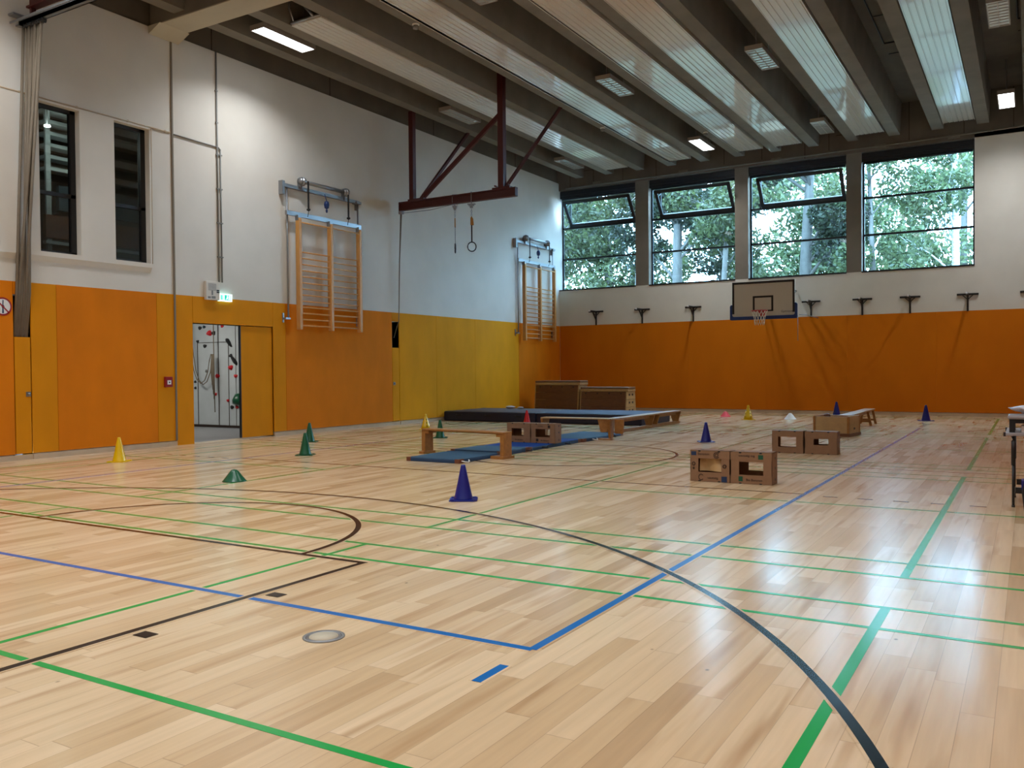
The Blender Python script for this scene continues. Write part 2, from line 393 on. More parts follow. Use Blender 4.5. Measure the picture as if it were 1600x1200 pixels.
# sliding door leaf of the wide opening
dl = MB().box(XL-.07, XL-.03, 12.84, 13.72, .03, 2.405).build('door_3', M_ochre, kind=S)
MB().box(XL-.075, XL-.025, 12.815, 12.84, .03, 2.405).build('edge_profile', M_black, dl)
b = MB(); b.box(XL-.3, XL-.02, 11.57, 11.59, 0, 2.42); b.box(XL-.3, XL-.02, 13.73, 13.75, 0, 2.42); b.box(XL-.3, XL-.02, 11.59, 13.73, 2.42, 2.44)
b.build('trim_5', M_black, kind=S)
b = MB(); b.box(XL-.3, XL, 11.59, 13.73, -.1, .002); b.build('trim_6', M_skirt, kind=S)

# ---- climbing room behind the opening
b = MB(); b.box(-20.3, XL-.3, 8.9, 15.6, -.15, -.004); b.build('floor_climbing_room', M_greyfl, kind=S)
b = MB(); b.box(-20.3, XL-.3, 15.4, 15.6, 0, 3.3); b.box(-20.3, -20.1, 8.9, 15.6, 0, 3.3); b.box(-20.3, XL-.3, 8.7, 8.9, 0, 3.3)
cw = b.build('wall_climbing_room', M_climb, kind=S)
b = MB(); b.box(-20.3, XL-.3, 8.7, 15.6, 3.3, 3.4); b.build('ceiling_climbing_room', M_climb, kind=S)
b = MB(); b.box(-20.1, XL-.3, 15.36, 15.4, 0, .06); b.box(-18.1, -18.085, 15.388, 15.4, 0, 3.3)
b.box(-18.9, -18.885, 15.388, 15.4, .06, 2.2); b.box(-17.72, -17.705, 15.388, 15.4, .06, 2.2); b.box(-18.9, -17.7, 15.388, 15.4, 2.2, 2.215)
b.box(-17.45, -17.44, 15.39, 15.4, 0, 3.3)
b.build('board_joint', M_seam, cw)
lamp = MB().box(-18.4, -17.0, 12.6, 12.95, 3.22, 3.29).build('room_lamp', None); lamp.data.materials.append(M_onroom)
tag(lamp, 'flat ceiling lamp in the climbing room beyond the doorway', 'lamp')
holds = [(-18.75, 2.86, 'k', .05), (-18.78, 2.6, 'k', .06), (-18.62, 2.62, 'g', .05), (-18.6, 2.8, 'r', .06), (-18.42, 2.45, 'r', .09), (-18.26, 2.45, 'g2', .07), (-18.88, 2.25, 'k', .05),
         (-18.6, 2.12, 'k', .06), (-17.93, 2.62, 'r', .05), (-17.68, 2.2, 'kl', .1), (-17.62, 1.85, 'k', .06), (-17.48, 1.72, 'kl', .1), (-17.63, 1.55, 'r', .08), (-17.45, 1.33, 'r', .06),
         (-18.13, 1.33, 'r', .07), (-18.55, 1.46, 'w', .05), (-19.0, 1.18, 'k', .045), (-19.0, 1.02, 'k', .045), (-18.22, .86, 'r', .05), (-17.75, .7, 'r', .05), (-17.6, .53, 'k', .06), (-17.42, .53, 'r', .05), (-17.33, .72, 'gl', .2)]
HM = {'k': M_black, 'kl': M_black, 'g': M_teal, 'g2': M_black, 'r': M_redp, 'w': M_grey, 'gl': M_grn}
HN = {'k': 'round black', 'kl': 'long slanting black', 'g': 'small teal', 'g2': 'oval black', 'r': 'red', 'w': 'small grey', 'gl': 'large green'}
for i, (x, z, k, r) in enumerate(holds):
    b = MB(); sx, sz = (1.4, .75) if k == 'kl' else (1.0, .8)
    pr = [(0, 0), (r*.35, 0)]
    n = 10; vs = []; fs = []
    for q, (rr, dd) in enumerate(((1, 0), (.9, .45), (.5, .8), (0.05, .95))):
        for j in range(n):
            a = 2*PI*j/n; wob = 1+.18*math.sin(3*a+i)
            px, pz = rr*r*sx*wob*math.cos(a), rr*r*sz*wob*math.sin(a)
            if k == 'kl': px, pz = px*.75+pz*.2, pz*.6-px*.8
            vs.append((x+px, 15.4-dd*r, z+pz))
    for q in range(3):
        for j in range(n): fs.append((q*n+j, q*n+(j+1) % n, (q+1)*n+(j+1) % n, (q+1)*n+j))
    fs.append(tuple(range(3*n, 4*n))); b.faces(vs, fs, None, True)
    o = b.build('climbing_hold', HM[k])
    hgt = 'near the top of the doorway' if z > 2.3 else ('at head height' if z > 1.7 else ('at waist height' if z > 1.0 else 'low down'))
    sd = 'left' if x < -18.45 else ('middle' if x < -17.85 else 'right')
    tag(o, '%s climbing hold on the grey wall, %s, %s side' % (HN[k], hgt, sd), 'climbing hold', 'climbing holds in the doorway')
b = MB()
pts = []
for t in range(13):
    u = t/12; pts.append((-19.0+.95*u, 15.2, 2.95-1.7*math.sin(PI*min(u*.72+0.0, 1))**.8*1.0 if u > 0 else 2.95))
rope = [(-19.02, 15.2, 3.2), (-18.98, 15.2, 2.4), (-18.9, 15.2, 1.9), (-18.82, 15.2, 1.5), (-18.7, 15.2, 1.25), (-18.55, 15.2, 1.14), (-18.4, 15.2, 1.22), (-18.27, 15.2, 1.45), (-18.2, 15.2, 1.75), (-18.14, 15.2, 1.9)]
b.tube(rope, .012); b.tube([(p[0]+.04, 15.24, p[2]-.03) for p in rope], .012)
for k in range(5): b.tube([(-18.14+.02*k, 15.22, 1.9), (-18.16+.03*k, 15.2, 1.5), (-18.13+.02*k, 15.22, 1.1-.12*k)], .012)
b.tube([(-18.09, 15.24, 3.2), (-18.08, 15.24, 1.3), (-18.08, 15.25, .4)], .012)
tag(b.build('climbing_rope', M_rope), 'looped climbing rope hanging on the grey climbing wall', 'rope')

# ---- dark gallery behind the upper left windows
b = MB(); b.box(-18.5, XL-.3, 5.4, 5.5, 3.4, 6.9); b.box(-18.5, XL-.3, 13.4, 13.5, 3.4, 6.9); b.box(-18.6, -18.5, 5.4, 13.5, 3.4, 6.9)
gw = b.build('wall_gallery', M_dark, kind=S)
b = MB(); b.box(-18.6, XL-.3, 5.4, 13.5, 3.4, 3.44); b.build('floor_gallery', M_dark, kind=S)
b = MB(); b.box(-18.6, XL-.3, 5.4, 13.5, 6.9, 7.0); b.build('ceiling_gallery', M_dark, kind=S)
b = MB()
for k in range(7): b.box(-16.9, -16.6, 10.0, 11.05, 5.45+.23*k, 5.52+.23*k)
b.box(-16.6, -16.55, 9.95, 10.05, 3.46, 6.88)
tag(b.build('slatted_screen', M_slat), 'grey slatted screen seen through the upper left window', 'screen')
b = MB(); b.box(-16.8, -16.7, 10.3, 12.4, 4.7, 5.2, M_teal); b.box(-16.6, -16.5, 9.9, 13.3, 4.1, 4.55, M_brown); b.box(-16.62, -16.5, 9.9, 13.3, 3.98, 4.04, M_slat)
tag(b.build('counter_panel'), 'teal and brown panel inside the dark gallery window', 'panel')
for k, (x, y, z, lb) in enumerate([(-16.0, 9.66, 6.12, 'small round lamp high in the first dark gallery window'), (-15.9, 10.42, 5.6, 'small round lamp lower right in the first dark gallery window')]):
    b = MB(); b.lathe([(.02, .03), (.05, .02), (.055, 0), (.0, -.02)], M_bulb, 16, (x, y, z)); b.tube([(x, y, z+.03), (x, y, 6.9)], .006, M_onroom if False else M_black, 6)
    tag(b.build('pendant_lamp'), lb, 'lamp')

# ---- end wall with four high windows
WN = [(-14.36, -11.45), (-10.98, -8.06), (-7.64, -4.71), (-4.29, -1.34)]
SZ, HZ, TH = 4.22, 7.72, .38
b = MB(); b.box(XL-.3, XR+.2, YE, YE+TH, ZO, SZ); b.box(WN[3][1], XR+.2, YE, YE+TH, SZ, 7.86); b.box(XL-.3, XL, YE, YE+TH, SZ, 7.9)
b.box(XL-.3, XR+.2, YE+.02, YE+TH, 0, ZO)
wall_back = b.build('wall_back', M_white, kind=S)
px = [-14.35, -12.0, -9.6, -7.1, -4.7, -2.3, 0.1, XR]
for a, c in zip(px, px[1:]): MB().box(a+.001, c-.001, YE-.006, YE+.03, .10, ZO).build('wall_panel', M_endor, wall_back)
MB().box(XL, XR, YE-.03, YE+.02, 0, .085).build('baseboard_back', M_skirt, kind=S)
b = MB()
for a, c in [(WN[0][1], WN[1][0]), (WN[1][1], WN[2][0]), (WN[2][1], WN[3][0])]: b.box(a, c, YE, YE+TH, SZ, 7.74)
b.build('trim_7', M_conc, kind=S)
b = MB(); b.box(XL-.3, XR+.2, YE+.0, YE+TH, 7.74, 9.2)
hd = b.build('trim_8', M_concd, kind=S)
b = MB()
for x in (-13.9, -13.0, -11.9, -10.7, -8.4, -7.2, -5.9, -5.2, -3.0, -1.6, -.4): b.box(x-.008, x+.008, YE-.004, YE, 7.76+(.0 if int(x*10) % 2 else .15), 9.0)
for x in (-13.7, -10.5, -5.0): b.box(x, x+.7, YE-.004, YE, 8.32, 8.335)
b.build('panel_joint', M_seam, hd)
wfr = []
for i, (x0, x1) in enumerate(WN):
    y0, y1 = YE+.25, YE+.31; f = MB(); t = .05
    f.box(x0, x0+t, y0, y1, SZ, HZ); f.box(x1-t, x1, y0, y1, SZ, HZ); f.box(x0, x1, y0, y1, SZ, SZ+t); f.box(x0, x1, y0, y1, HZ-.12, HZ)
    for z in (5.32, 6.42): f.box(x0, x1, y0, y1, z-.03, z+.03)
    if i < 3: f.box(x0+.30, x0+.35, y0, y1, 6.42, HZ)
    f.box(x0, x1, YE-.02, y0, SZ-.025, SZ+.012)
    fo = f.build('window_%d' % (i+1), M_frame, kind=S)
    for za, zb in ((SZ+.05, 5.295), (5.345, 6.395)): MB().box(x0+t, x1-t, y0+.02, y0+.03, za, zb).build('pane', M_glass, fo)
    if i < 3: MB().box(x0+t, x0+.30, y0+.02, y0+.03, 6.445, HZ-.12).build('pane', M_glass, fo)
    else: MB().box(x0+t, x1-t, y0+.02, y0+.03, 6.445, HZ-.12).build('pane', M_glass, fo)
    bb = MB(); bb.box(x0, x1, YE+.1, YE+.25, 7.47, HZ); bb.box(x0+.02, x1-.02, YE+.06, YE+.1, 7.56, 7.68)
    bb.tube([(x0+.05, YE+.17, 7.44), (x1-.05, YE+.17, 7.44)], .04); bb.build('blind_box', M_blind, fo)
    if i < 3:   # inward tilted top sash, hinged at its foot
        th = math.radians(40); a0, a1 = x0+.37, x1-.04; hgt = 1.04; w_ = .10
        so = bpy.data.objects.new('sash', None)
        s_ = MB(); s_.box(a0, a0+w_, -.03, .03, 0, hgt); s_.box(a1-w_, a1, -.03, .03, 0, hgt); s_.box(a0, a1, -.03, .03, 0, w_*1.4); s_.box(a0, a1, -.03, .03, hgt-w_, hgt)
        for q in (.22, .45, .7): s_.box(a0+(a1-a0)*q, a0+(a1-a0)*q+.06, -.045, -.03, .03, .06)
        so = s_.build('sash', M_frame, fo); so.location = (0, y0-.02, 6.45); so.rotation_euler = (th, 0, 0)
        g_ = MB().box(a0+w_, a1-w_, -.004, .004, w_*1.4, hgt-w_).build('sash_pane', M_glass, so)
        st = MB()
        for xx in (a0+.01, a1-.01): st.beam((xx, y0, 7.3), (xx, y0-.02-math.sin(th)*.75, 6.45+math.cos(th)*.75), .02, .012)
        st.build('stay_arm', M_frame, fo)
# pipe run and junction boxes above the windows
b = MB(); b.tube([(XL+.3, YE-.05, 7.78), (-1.0, YE-.05, 7.86), (XR, YE-.05, 7.9)], .022)
for x in (-13.0, -9.9, -6.9, -3.9, -2.0): b.box(x, x+.3, YE-.06, YE, 7.79, 7.89)
tag(b.build('cable_pipe', M_conc), 'long pale pipe running along the lintel above the high windows', 'pipe')

# right and rear walls (close the hall)
b = MB(); b.box(XR, XR+.25, YB-.2, YE+TH, ZO, 9.2); b.box(XR+.02, XR+.25, YB-.2, YE+TH, 0, ZO)
wr = b.build('wall_right', M_white, kind=S)
for a, c in zip([YB, 4, 9, 14, 19, 24], [4, 9, 14, 19, 24, YE]): MB().box(XR-.006, XR+.03, a+.001, c-.001, .1, ZO).build('wall_panel', M_orange, wr)
b = MB(); b.box(XL-.3, XR+.25, YB-.25, YB, ZO, 9.2); b.box(XL-.3, XR+.25, YB-.25, YB-.02, 0, ZO)
wf = b.build('wall_front', M_white, kind=S)
for a, c in zip([XL+.02, -11, -8, -5, -2], [-11, -8, -5, -2, XR]): MB().box(a+.001, c-.001, YB-.03, YB+.006, .1, ZO).build('wall_panel', M_ochre, wf)

# ---- concrete roof: slab, ribs, cross girder
MB().box(XL-.3, XR+.25, YB-.25, YE+TH, 9.0, 9.2).build('ceiling', M_concd, kind=S)
b = MB(); b.box(XL-.3, XL-.06, YB-.2, YE, ZW, 9.0)
ub = b.build('trim_9', M_concd, kind=S)
b = MB()
for y in (5.0, 8.3, 12.2, 15.7, 19.9, 24.4): b.box(XL-.06, XL-.055, y, y+.02, ZW, 9.0)
b.build('panel_joint', M_seam, ub)
RX = [-13.52+1.126*k for k in range(13)]
G0, G1 = 10.72, 11.29
n_ = 0
for x in RX:
    for a, c in ((YB, G0), (G1, YE)):
        b = MB(); b.prism([(x-.15, 8.1), (x+.15, 8.1), (x+.19, 9.0), (x-.19, 9.0)], a, c, 'y'); n_ += 1
        b.build('trim_%d' % (9+n_), M_conc, kind=S)
b = MB(); b.box(XL, XR, G0, G1, 8.02, 9.0)
gd = b.build('trim_40', M_conc, kind=S)
b = MB(); b.box(XL, XR, G0-.003, G1+.003, 8.0, 8.02); b.prism([(XL+.02, 7.85), (XL+.35, 8.0), (XL+.02, 8.0)], G0-.05, G1+.05, 'y'); b.build('painted_underside', M_cream, gd)
# thin conduits on the slab between ribs
for k, (x, y0, y1, lb) in enumerate([(-2.95, 12, 26, 'third bay from the right'), (-5.2, 12, 26, 'bay of the dim ceiling lamps'), (-.25, 12, 26, 'rightmost bay')]):
    b = MB(); b.tube([(x, y0, 8.97), (x, y1-4, 8.97), (x+.3, y1-4, 8.97), (x+.3, y1, 8.97)], .018, n=8)
    for q in range(4): b.tube([(x, y0+3+q*2.6, 8.97), (x+.5, y0+3+q*2.6, 8.97)], .012, n=6)
    tag(b.build('ceiling_conduit', M_black), 'thin dark conduit with side branches on the roof slab, %s' % lb, 'conduit')

# ---- radiant panels
PX = [-11.86+.0, -9.68, -7.40, -6.25, -3.97, -1.69]
NB = ['long ribbed white heating panel nearest the left wall, its pipe end in view', 'ribbed white heating panel above the red steel frame, second from the left wall', 'ribbed white heating panel, left of the two adjoining ones',
      'ribbed white heating panel, right of the two adjoining ones', 'ribbed white heating panel ending above the rightmost high window pair', 'broad bright ribbed heating panel at the right edge of the ceiling']
for k, x in enumerate(PX):
    r = empty('heating_panel', (x, 12.3, 8.1), 0, NB[k], 'ceiling panel', 'ribbed heating panels between the roof ribs')
    wd = .37; Y1 = 26.75-12.3
    pf = []; n = 6; pw = 2*wd/n
    for q in range(n):
        a = -wd+q*pw; pf += [(a+.002, 0), (a+pw-.026, 0), (a+pw-.02, .014), (a+pw-.006, .014)]
    pf += [(wd, 0), (wd, .03), (-wd, .03)]
    m = MB(); m.prism(pf, 0, Y1, 'y'); m.build('ribbed_sheet', M_rubwhite, r)
    m = MB()
    for sx in (-1, 1): m.box(sx*wd, sx*(wd+.018), 0, Y1, -.006, .09)
    m.build('edge_rail', M_rubwhite, r)
    m = MB()
    for q in range(n): m.box(-wd+q*pw+.03, -wd+q*pw+.09, Y1-.02, Y1+.004, -.012, .012)
    m.box(-wd, wd, Y1-.012, Y1, -.002, .05); m.build('end_slots', M_black, r)
    m = MB(); m.tube([(-wd-.02, -.03, .04), (wd+.02, -.03, .04)], .028); m.tube([(-wd+.08, -.03, .04), (-wd+.02, -.1, .3), (-wd+.02, -.1, .88)], .022)
    m.tube([(wd-.16, -.03, .04), (wd-.2, -.08, .12), (wd-.3, -.1, .22), (wd-.3, -.1, .88)], .03); m.build('header_pipe', M_steel, r)
    m = MB()
    for yy in (.3, 3.8, 7.3, 10.8, 14.1):
        for sx in (-1, 1): m.tube([(sx*wd, yy, .05), (sx*wd, yy, .9)], .006, n=6)
    m.build('hanger_rod', M_steel, r)

# ---- ceiling lamps (rows between ribs)
LX = [-12.92, -8.47, -5.0, -.53]; LY = [25.35, 19.05, 12.75, 6.5, .6]
on = {(0, 2), (1, 0), (3, 0), (2, 3), (1, 3), (3, 3), (1, 4), (2, 4), (3, 4), (2, 2), (0, 3)}
vis = {(0, 0), (0, 1), (0, 2), (1, 0), (1, 1), (1, 2), (2, 0), (2, 1), (3, 0), (3, 1)}
def make_lamp(lit):
    r = empty('ceiling_lamp', (0, 0, 0), 0, 'x', 'lamp')
    m = MB(); L_ = .71; W_ = .19
    m.box(-W_, W_, -L_, L_, .03, .10); m.box(-W_, -W_+.02, -L_, L_, 0, .03); m.box(W_-.02, W_, -L_, L_, 0, .03); m.box(-W_, W_, -L_, -L_+.02, 0, .03); m.box(-W_, W_, L_-.02, L_, 0, .03)
    m.build('housing', M_lampbody, r)
    m = MB(); m.box(-W_+.022, W_-.022, -L_+.022, L_-.022, .006, .02); d = m.build('diffuser', M_on if lit else M_diffoff, r)
    if not lit:
        m = MB()
        for q in range(9): m.box(-W_+.03, W_-.03, -L_+.1+q*.155, -L_+.108+q*.155, -.002, .006)
        m.box(-.01, .01, -L_+.03, L_-.03, -.002, .006); m.build('louvre', M_lampbody, r)
    m = MB()
    for yy in (-.5, .5): m.tube([(0, yy, .1), (0, yy, .9)], .006, n=6)
    m.build('hanger_rod', M_steel, r)
    if lit:
        ld = bpy.data.lights.new('lamp_light', 'AREA'); ld.shape = 'RECTANGLE'; ld.size = .32; ld.size_y = 1.34; ld.energy = LAMP; ld.color = (.93, .97, 1.0); ld.spread = math.radians(CUT)
        lo = bpy.data.objects.new('lamp_light', ld); COL.objects.link(lo); lo.parent = r; lo.location = (0, 0, -.004)
    return r
lp = {True: make_lamp(True), False: make_lamp(False)}; used = {True: False, False: False}
rown = ['leftmost row', 'second row from the left wall', 'third row from the left wall', 'rightmost row']
coln = ['nearest the windows', 'halfway down the hall', 'just beyond the cream girder', 'on the near side of the girder', 'nearest the rear wall']
for i, x in enumerate(LX):
    for j, y in enumerate(LY):
        lit = (i, j) in on
        if not lit and (i, j) not in vis: continue
        lr = put(lp[lit], not used[lit], (x, y, 8.10), 0, '%s ceiling lamp, %s, %s' % ('lit' if lit else 'unlit', rown[i], coln[j]), 'rectangular ceiling lamps'); used[lit] = True
        for q in bpy.data.objects:
            if q.type == 'LIGHT' and q.parent is lr: q.data.energy = LAMP*{0: .85 if i == 3 else 1.05, 2: .75 if i == 2 else 1.0, 3: 1.15, 4: 1.15}[j]
# smoke detectors
for x, y, lb in [(-10.17, 13.5, 'round white smoke detector under the roof rib, nearest the girder'), (-10.17, 22.0, 'small round detector under the rib above the red steel frame'), (-7.9, 24.0, 'small round detector under the rib left of the lit far lamp')]:
    r = empty('smoke_detector', (x, y, 8.1), 0, lb, 'smoke detector')
    m = MB(); m.lathe([(.07, 0), (.07, -.02), (.05, -.03)], None, 20); m.build('base', M_wht, r)
    m = MB(); m.lathe([(.045, -.03), (.06, -.045), (.055, -.09), (.02, -.105), (0, -.105)], None, 20)
    for q in range(6):
        a = q*PI/3; m.box(.058*math.cos(a)-.004, .058*math.cos(a)+.004, .058*math.sin(a)-.004, .058*math.sin(a)+.004, -.09, -.045)
    m.build('sensor_head', M_grey, r)

# ------------------------------------------------------------------ court lines (painted on the floor)
def lineset(name, m, z, fn):
    b = MB(); fn(b, z); return b.build(name, m, fl)
MG = 0.0
def hx(b, y, x0, x1, w_, z):
    w_ += MG; z += .00025; b.box(x0, x1, y-w_/2, y+w_/2, 0, z)
def hy(b, x, y0, y1, w_, z):
    w_ += MG; b.box(x-w_/2, x+w_/2, y0, y1, 0, z)
def arc(b, cx, cy, R, a0, a1, w_, z, n=64):
    w_ += MG
    ro, ri = R+w_/2, R-w_/2; vs = []; fs = []
    for i in range(n+1):
        a = a0+(a1-a0)*i/n
        vs += [(cx+ri*math.cos(a), cy+ri*math.sin(a), z), (cx+ro*math.cos(a), cy+ro*math.sin(a), z)]
    for i in range(n): fs.append((2*i, 2*i+1, 2*i+3, 2*i+2))
    b.faces(vs, fs)
def badm(b, z):
    x0, x1 = -13.45, .45; s = .042
    for y0 in (-.62, 6.32, 13.26, 20.20):
        y1 = y0+6.1
        for y in (y0, y0+.46, y1-.46, y1): hx(b, y, x0, x1, s, z)
        for x in (x0, -12.62, -8.80, -4.69, -.73): hy(b, x, y0, y1, .055 if x == -.73 else s, z)
        hx(b, y0+3.05, x0, -8.80, s, z); hx(b, y0+3.05, -4.69, x1, s, z)
lineset('badminton_lines', M_greenl, .0012, badm)
def volley(b, z):
    x0, x1, y0, y1 = CX-4.5, CX+4.5, 3.80, 21.80; s = .05
    hx(b, y0, x0, x1, s, z); hx(b, y1, x0, x1, s, z); hy(b, x0, y0, y1, s, z); hy(b, x1, y0, y1, s, z)
    for x in (x0, x1):
        hy(b, x, 3.28, 3.53, s, z); hy(b, x, 22.1, 22.3, s, z)
lineset('volleyball_lines', M_bluel, .0022, volley)
MG = .03; lineset('line_margin', M_floor, .0016, volley); MG = 0.0
def basket(b, z):
    s = .05
    for sg, yb in ((1, -.86), (-1, 26.56)):
        ft = yb+sg*5.80-sg*.025
        hx(b, ft, CX-2.45, CX+2.45, s, z)
        for sx in (-1, 1):
            hy(b, CX+sx*2.425, min(yb, ft), max(yb, ft), s, z)
            for q in (1.75, 2.95, 3.85, 4.80): b.box(CX+sx*2.49, CX+sx*2.60, yb+sg*(q-.0)-.04, yb+sg*(q)+.04, 0, z)
        arc(b, CX, ft, 1.8, 0 if sg > 0 else PI, PI if sg > 0 else 2*PI, s, z)
        hc = yb+sg*1.575; aa = math.acos(6.6/6.725)
        if sg > 0: arc(b, CX, hc, 6.725, aa, PI-aa, s, z, 120)
        else: arc(b, CX, hc, 6.725, PI+aa, 2*PI-aa, s, z, 120)
        for sx in (-1, 1): hy(b, CX+sx*6.6, min(yb, hc+sg*1.3), max(yb, hc+sg*1.3), s, z)
        hx(b, yb, CX-7.5, CX+7.5, s, z)
    hx(b, 12.85, CX-7.5, CX+7.5, s, z); arc(b, CX, 12.95, 1.8, 0, 2*PI, s, z)
    for x in (CX-4.3, CX+4.3): pass
    hx(b, 9.95, CX-4.5, CX+4.5, s, z); hx(b, 15.8, CX-4.5, CX+4.5, s, z)
    for k in range(5): hx(b, 9.86, CX+4.72+k*.355, CX+4.87+k*.355, s, z)
    for k in range(5): hx(b, 9.86, CX-4.87-k*.355, CX-4.72-k*.355, s, z)
lineset('basketball_lines', M_blackl, .0032, basket)
MG = .03; lineset('line_margin', M_floor, .0027, basket); MG = 0.0
# floor socket cover
b = MB(); b.lathe([(.078, .0), (.078, .0045), (0, .0045)], M_floor, 40); b.lathe([(.112, 0), (.112, .004), (.100, .0045), (.096, .0045), (.096, 0)], M_grey, 40); b.lathe([(.094, 0), (.094, .0042), (.080, .0042), (.080, 0)], M_steel, 40)
sk = b.build('floor_socket_cover', loc=(-3.25, 3.44, .0)); sk.data.materials[0] = M_cream; tag(sk, 'round floor socket cover with a grey metal rim set in the parquet', 'floor cover')

# ------------------------------------------------------------------ left wall fittings
# no-leaning round sign
r = empty('prohibition_sign', (XL+.008, 7.86, 2.53), 0, 'round red and white prohibition sign on the orange left wall', 'sign')
def disc(rad, x0, x1, n=32):
    m = MB(); m.prism([(rad*math.cos(2*PI*i/n), rad*math.sin(2*PI*i/n)) for i in range(n)], x0, x1, 'x'); return m
disc(.150, 0, .004).build('red_ring', M_sign, r); disc(.122, .003, .006).build('white_disc', M_signw, r)
m = MB(); m.beam((.0075, -.1, .1), (.0075, .1, -.1), .004, .022, None); m.build('slash_bar', M_sign, r)
m = MB(); m.prism([(-.012, -.11), (.018, -.11), (.012, -.02), (.03, 0), (.01, .03), (.016, .1), (-.002, .11), (-.006, .03), (-.02, .0), (-.008, -.03)], .0055, .0068, 'x'); m.build('pictogram', M_blue_p, r)
# fire alarm call point
r = empty('fire_alarm_box', (XL+.006, 10.98, 1.25), 0, 'small dark red fire alarm call point on the orange wall left of the doorway', 'fire alarm')
m = MB(); m.box(0, .05, -.085, .085, -.1, .1); m.build('casing', M_fire, r, bevel=.01)
m = MB(); m.box(.05, .056, -.04, .04, -.05, .03); m.build('glass_plate', M_signw, r)
m = MB(); m.lathe([(.015, 0), (.015, .003)], None, 16); m.bm.transform(Matrix.Translation((.058, 0, -.01)) @ Matrix.Rotation(PI/2, 4, 'Y')); m.build('button', M_black, r)
# ventilation / notice box with exit sign
r = empty('fuse_box', (XL, 12.05, 3.09), 0, 'pale grey box with printed grids on the white wall above the doorway', 'wall box')
m = MB(); m.box(0, .07, -.17, .17, -.19, .19); m.build('casing', M_white, r, bevel=.008)
m = MB()
for k in range(6): m.box(.07, .073, -.12, .08, .13-.025*k, .14-.025*k)
m.box(.07, .073, -.04, .06, -.16, -.11); m.box(.07, .073, -.04, .0, -.09, .0); m.box(.07, .073, -.13, -.06, -.16, -.12); m.build('vent_slots', M_grey, r)
m = MB()
for a in (0, 1):
    for c in (0, 1): m.box(.07, .078, .09+.035*a, .118+.035*a, -.04+.035*c, -.012+.035*c)
m.build('socket_block', M_black, r)
r = empty('exit_sign', (XL, 12.38, 2.97), 0, 'glowing green and white emergency exit sign above the doorway', 'exit sign')
m = MB(); m.box(0, .06, -.17, .17, -.075, .075); m.build('light_box', M_exitw, r, bevel=.006)
m = MB(); m.box(.06, .064, -.13, -.10, -.05, .05); m.box(.06, .064, -.09, -.07, -.05, .05); m.box(.06, .064, -.03, .13, -.055, .055); m.build('green_field', M_exit, r)
m = MB(); m.lathe([(.013, 0), (.013, .002)], None, 12, (0, 0, 0)); m.bm.transform(Matrix.Translation((.066, .04, .035)) @ Matrix.Rotation(PI/2, 4, 'Y'))
m.beam((.066, .04, .02), (.066, .03, -.01), .002, .018); m.beam((.066, .03, -.01), (.066, .06, -.035), .002, .01); m.beam((.066, .03, -.01), (.066, .0, -.04), .002, .01); m.beam((.066, .035, .012), (.066, .065, .0), .002, .008); m.box(.064, .067, .08, .11, -.045, .045)
m.build('running_figure', M_exitw, r)
# conduits
b = MB(); b.tube([(XL+.02, 12.25, 8.0), (XL+.02, 12.25, 3.28)], .016); b.tube([(XL+.02, 12.33, 6.02), (XL+.02, 12.33, 3.28)], .013); b.tube([(XL+.02, 11.2, 6.07), (XL+.02, 12.28, 6.05), (XL+.02, 12.33, 6.0)], .013)
for z in (7.2, 6.55, 5.9, 5.2, 4.5, 3.8): b.box(XL, XL+.03, 12.22, 12.37 if z < 6 else 12.28, z-.012, z+.012)
tag(b.build('vertical_conduit', M_grey), 'pair of grey vertical conduits leading down to the exit sign', 'conduit')
b = MB(); b.tube([(XL+.02, 5.6, 6.09), (XL+.02, 11.12, 6.09)], .013); b.tube([(XL+.065, 10.66, 6.05), (XL+.02, 10.68, 3.5)], .008)
for y in (6.2, 7.2, 8.2, 9.2, 10.2, 11.0): b.box(XL, XL+.03, y-.015, y+.015, 6.07, 6.11)
tag(b.build('horizontal_conduit', M_skirt), 'thin pale horizontal conduit above the dark left windows', 'conduit')

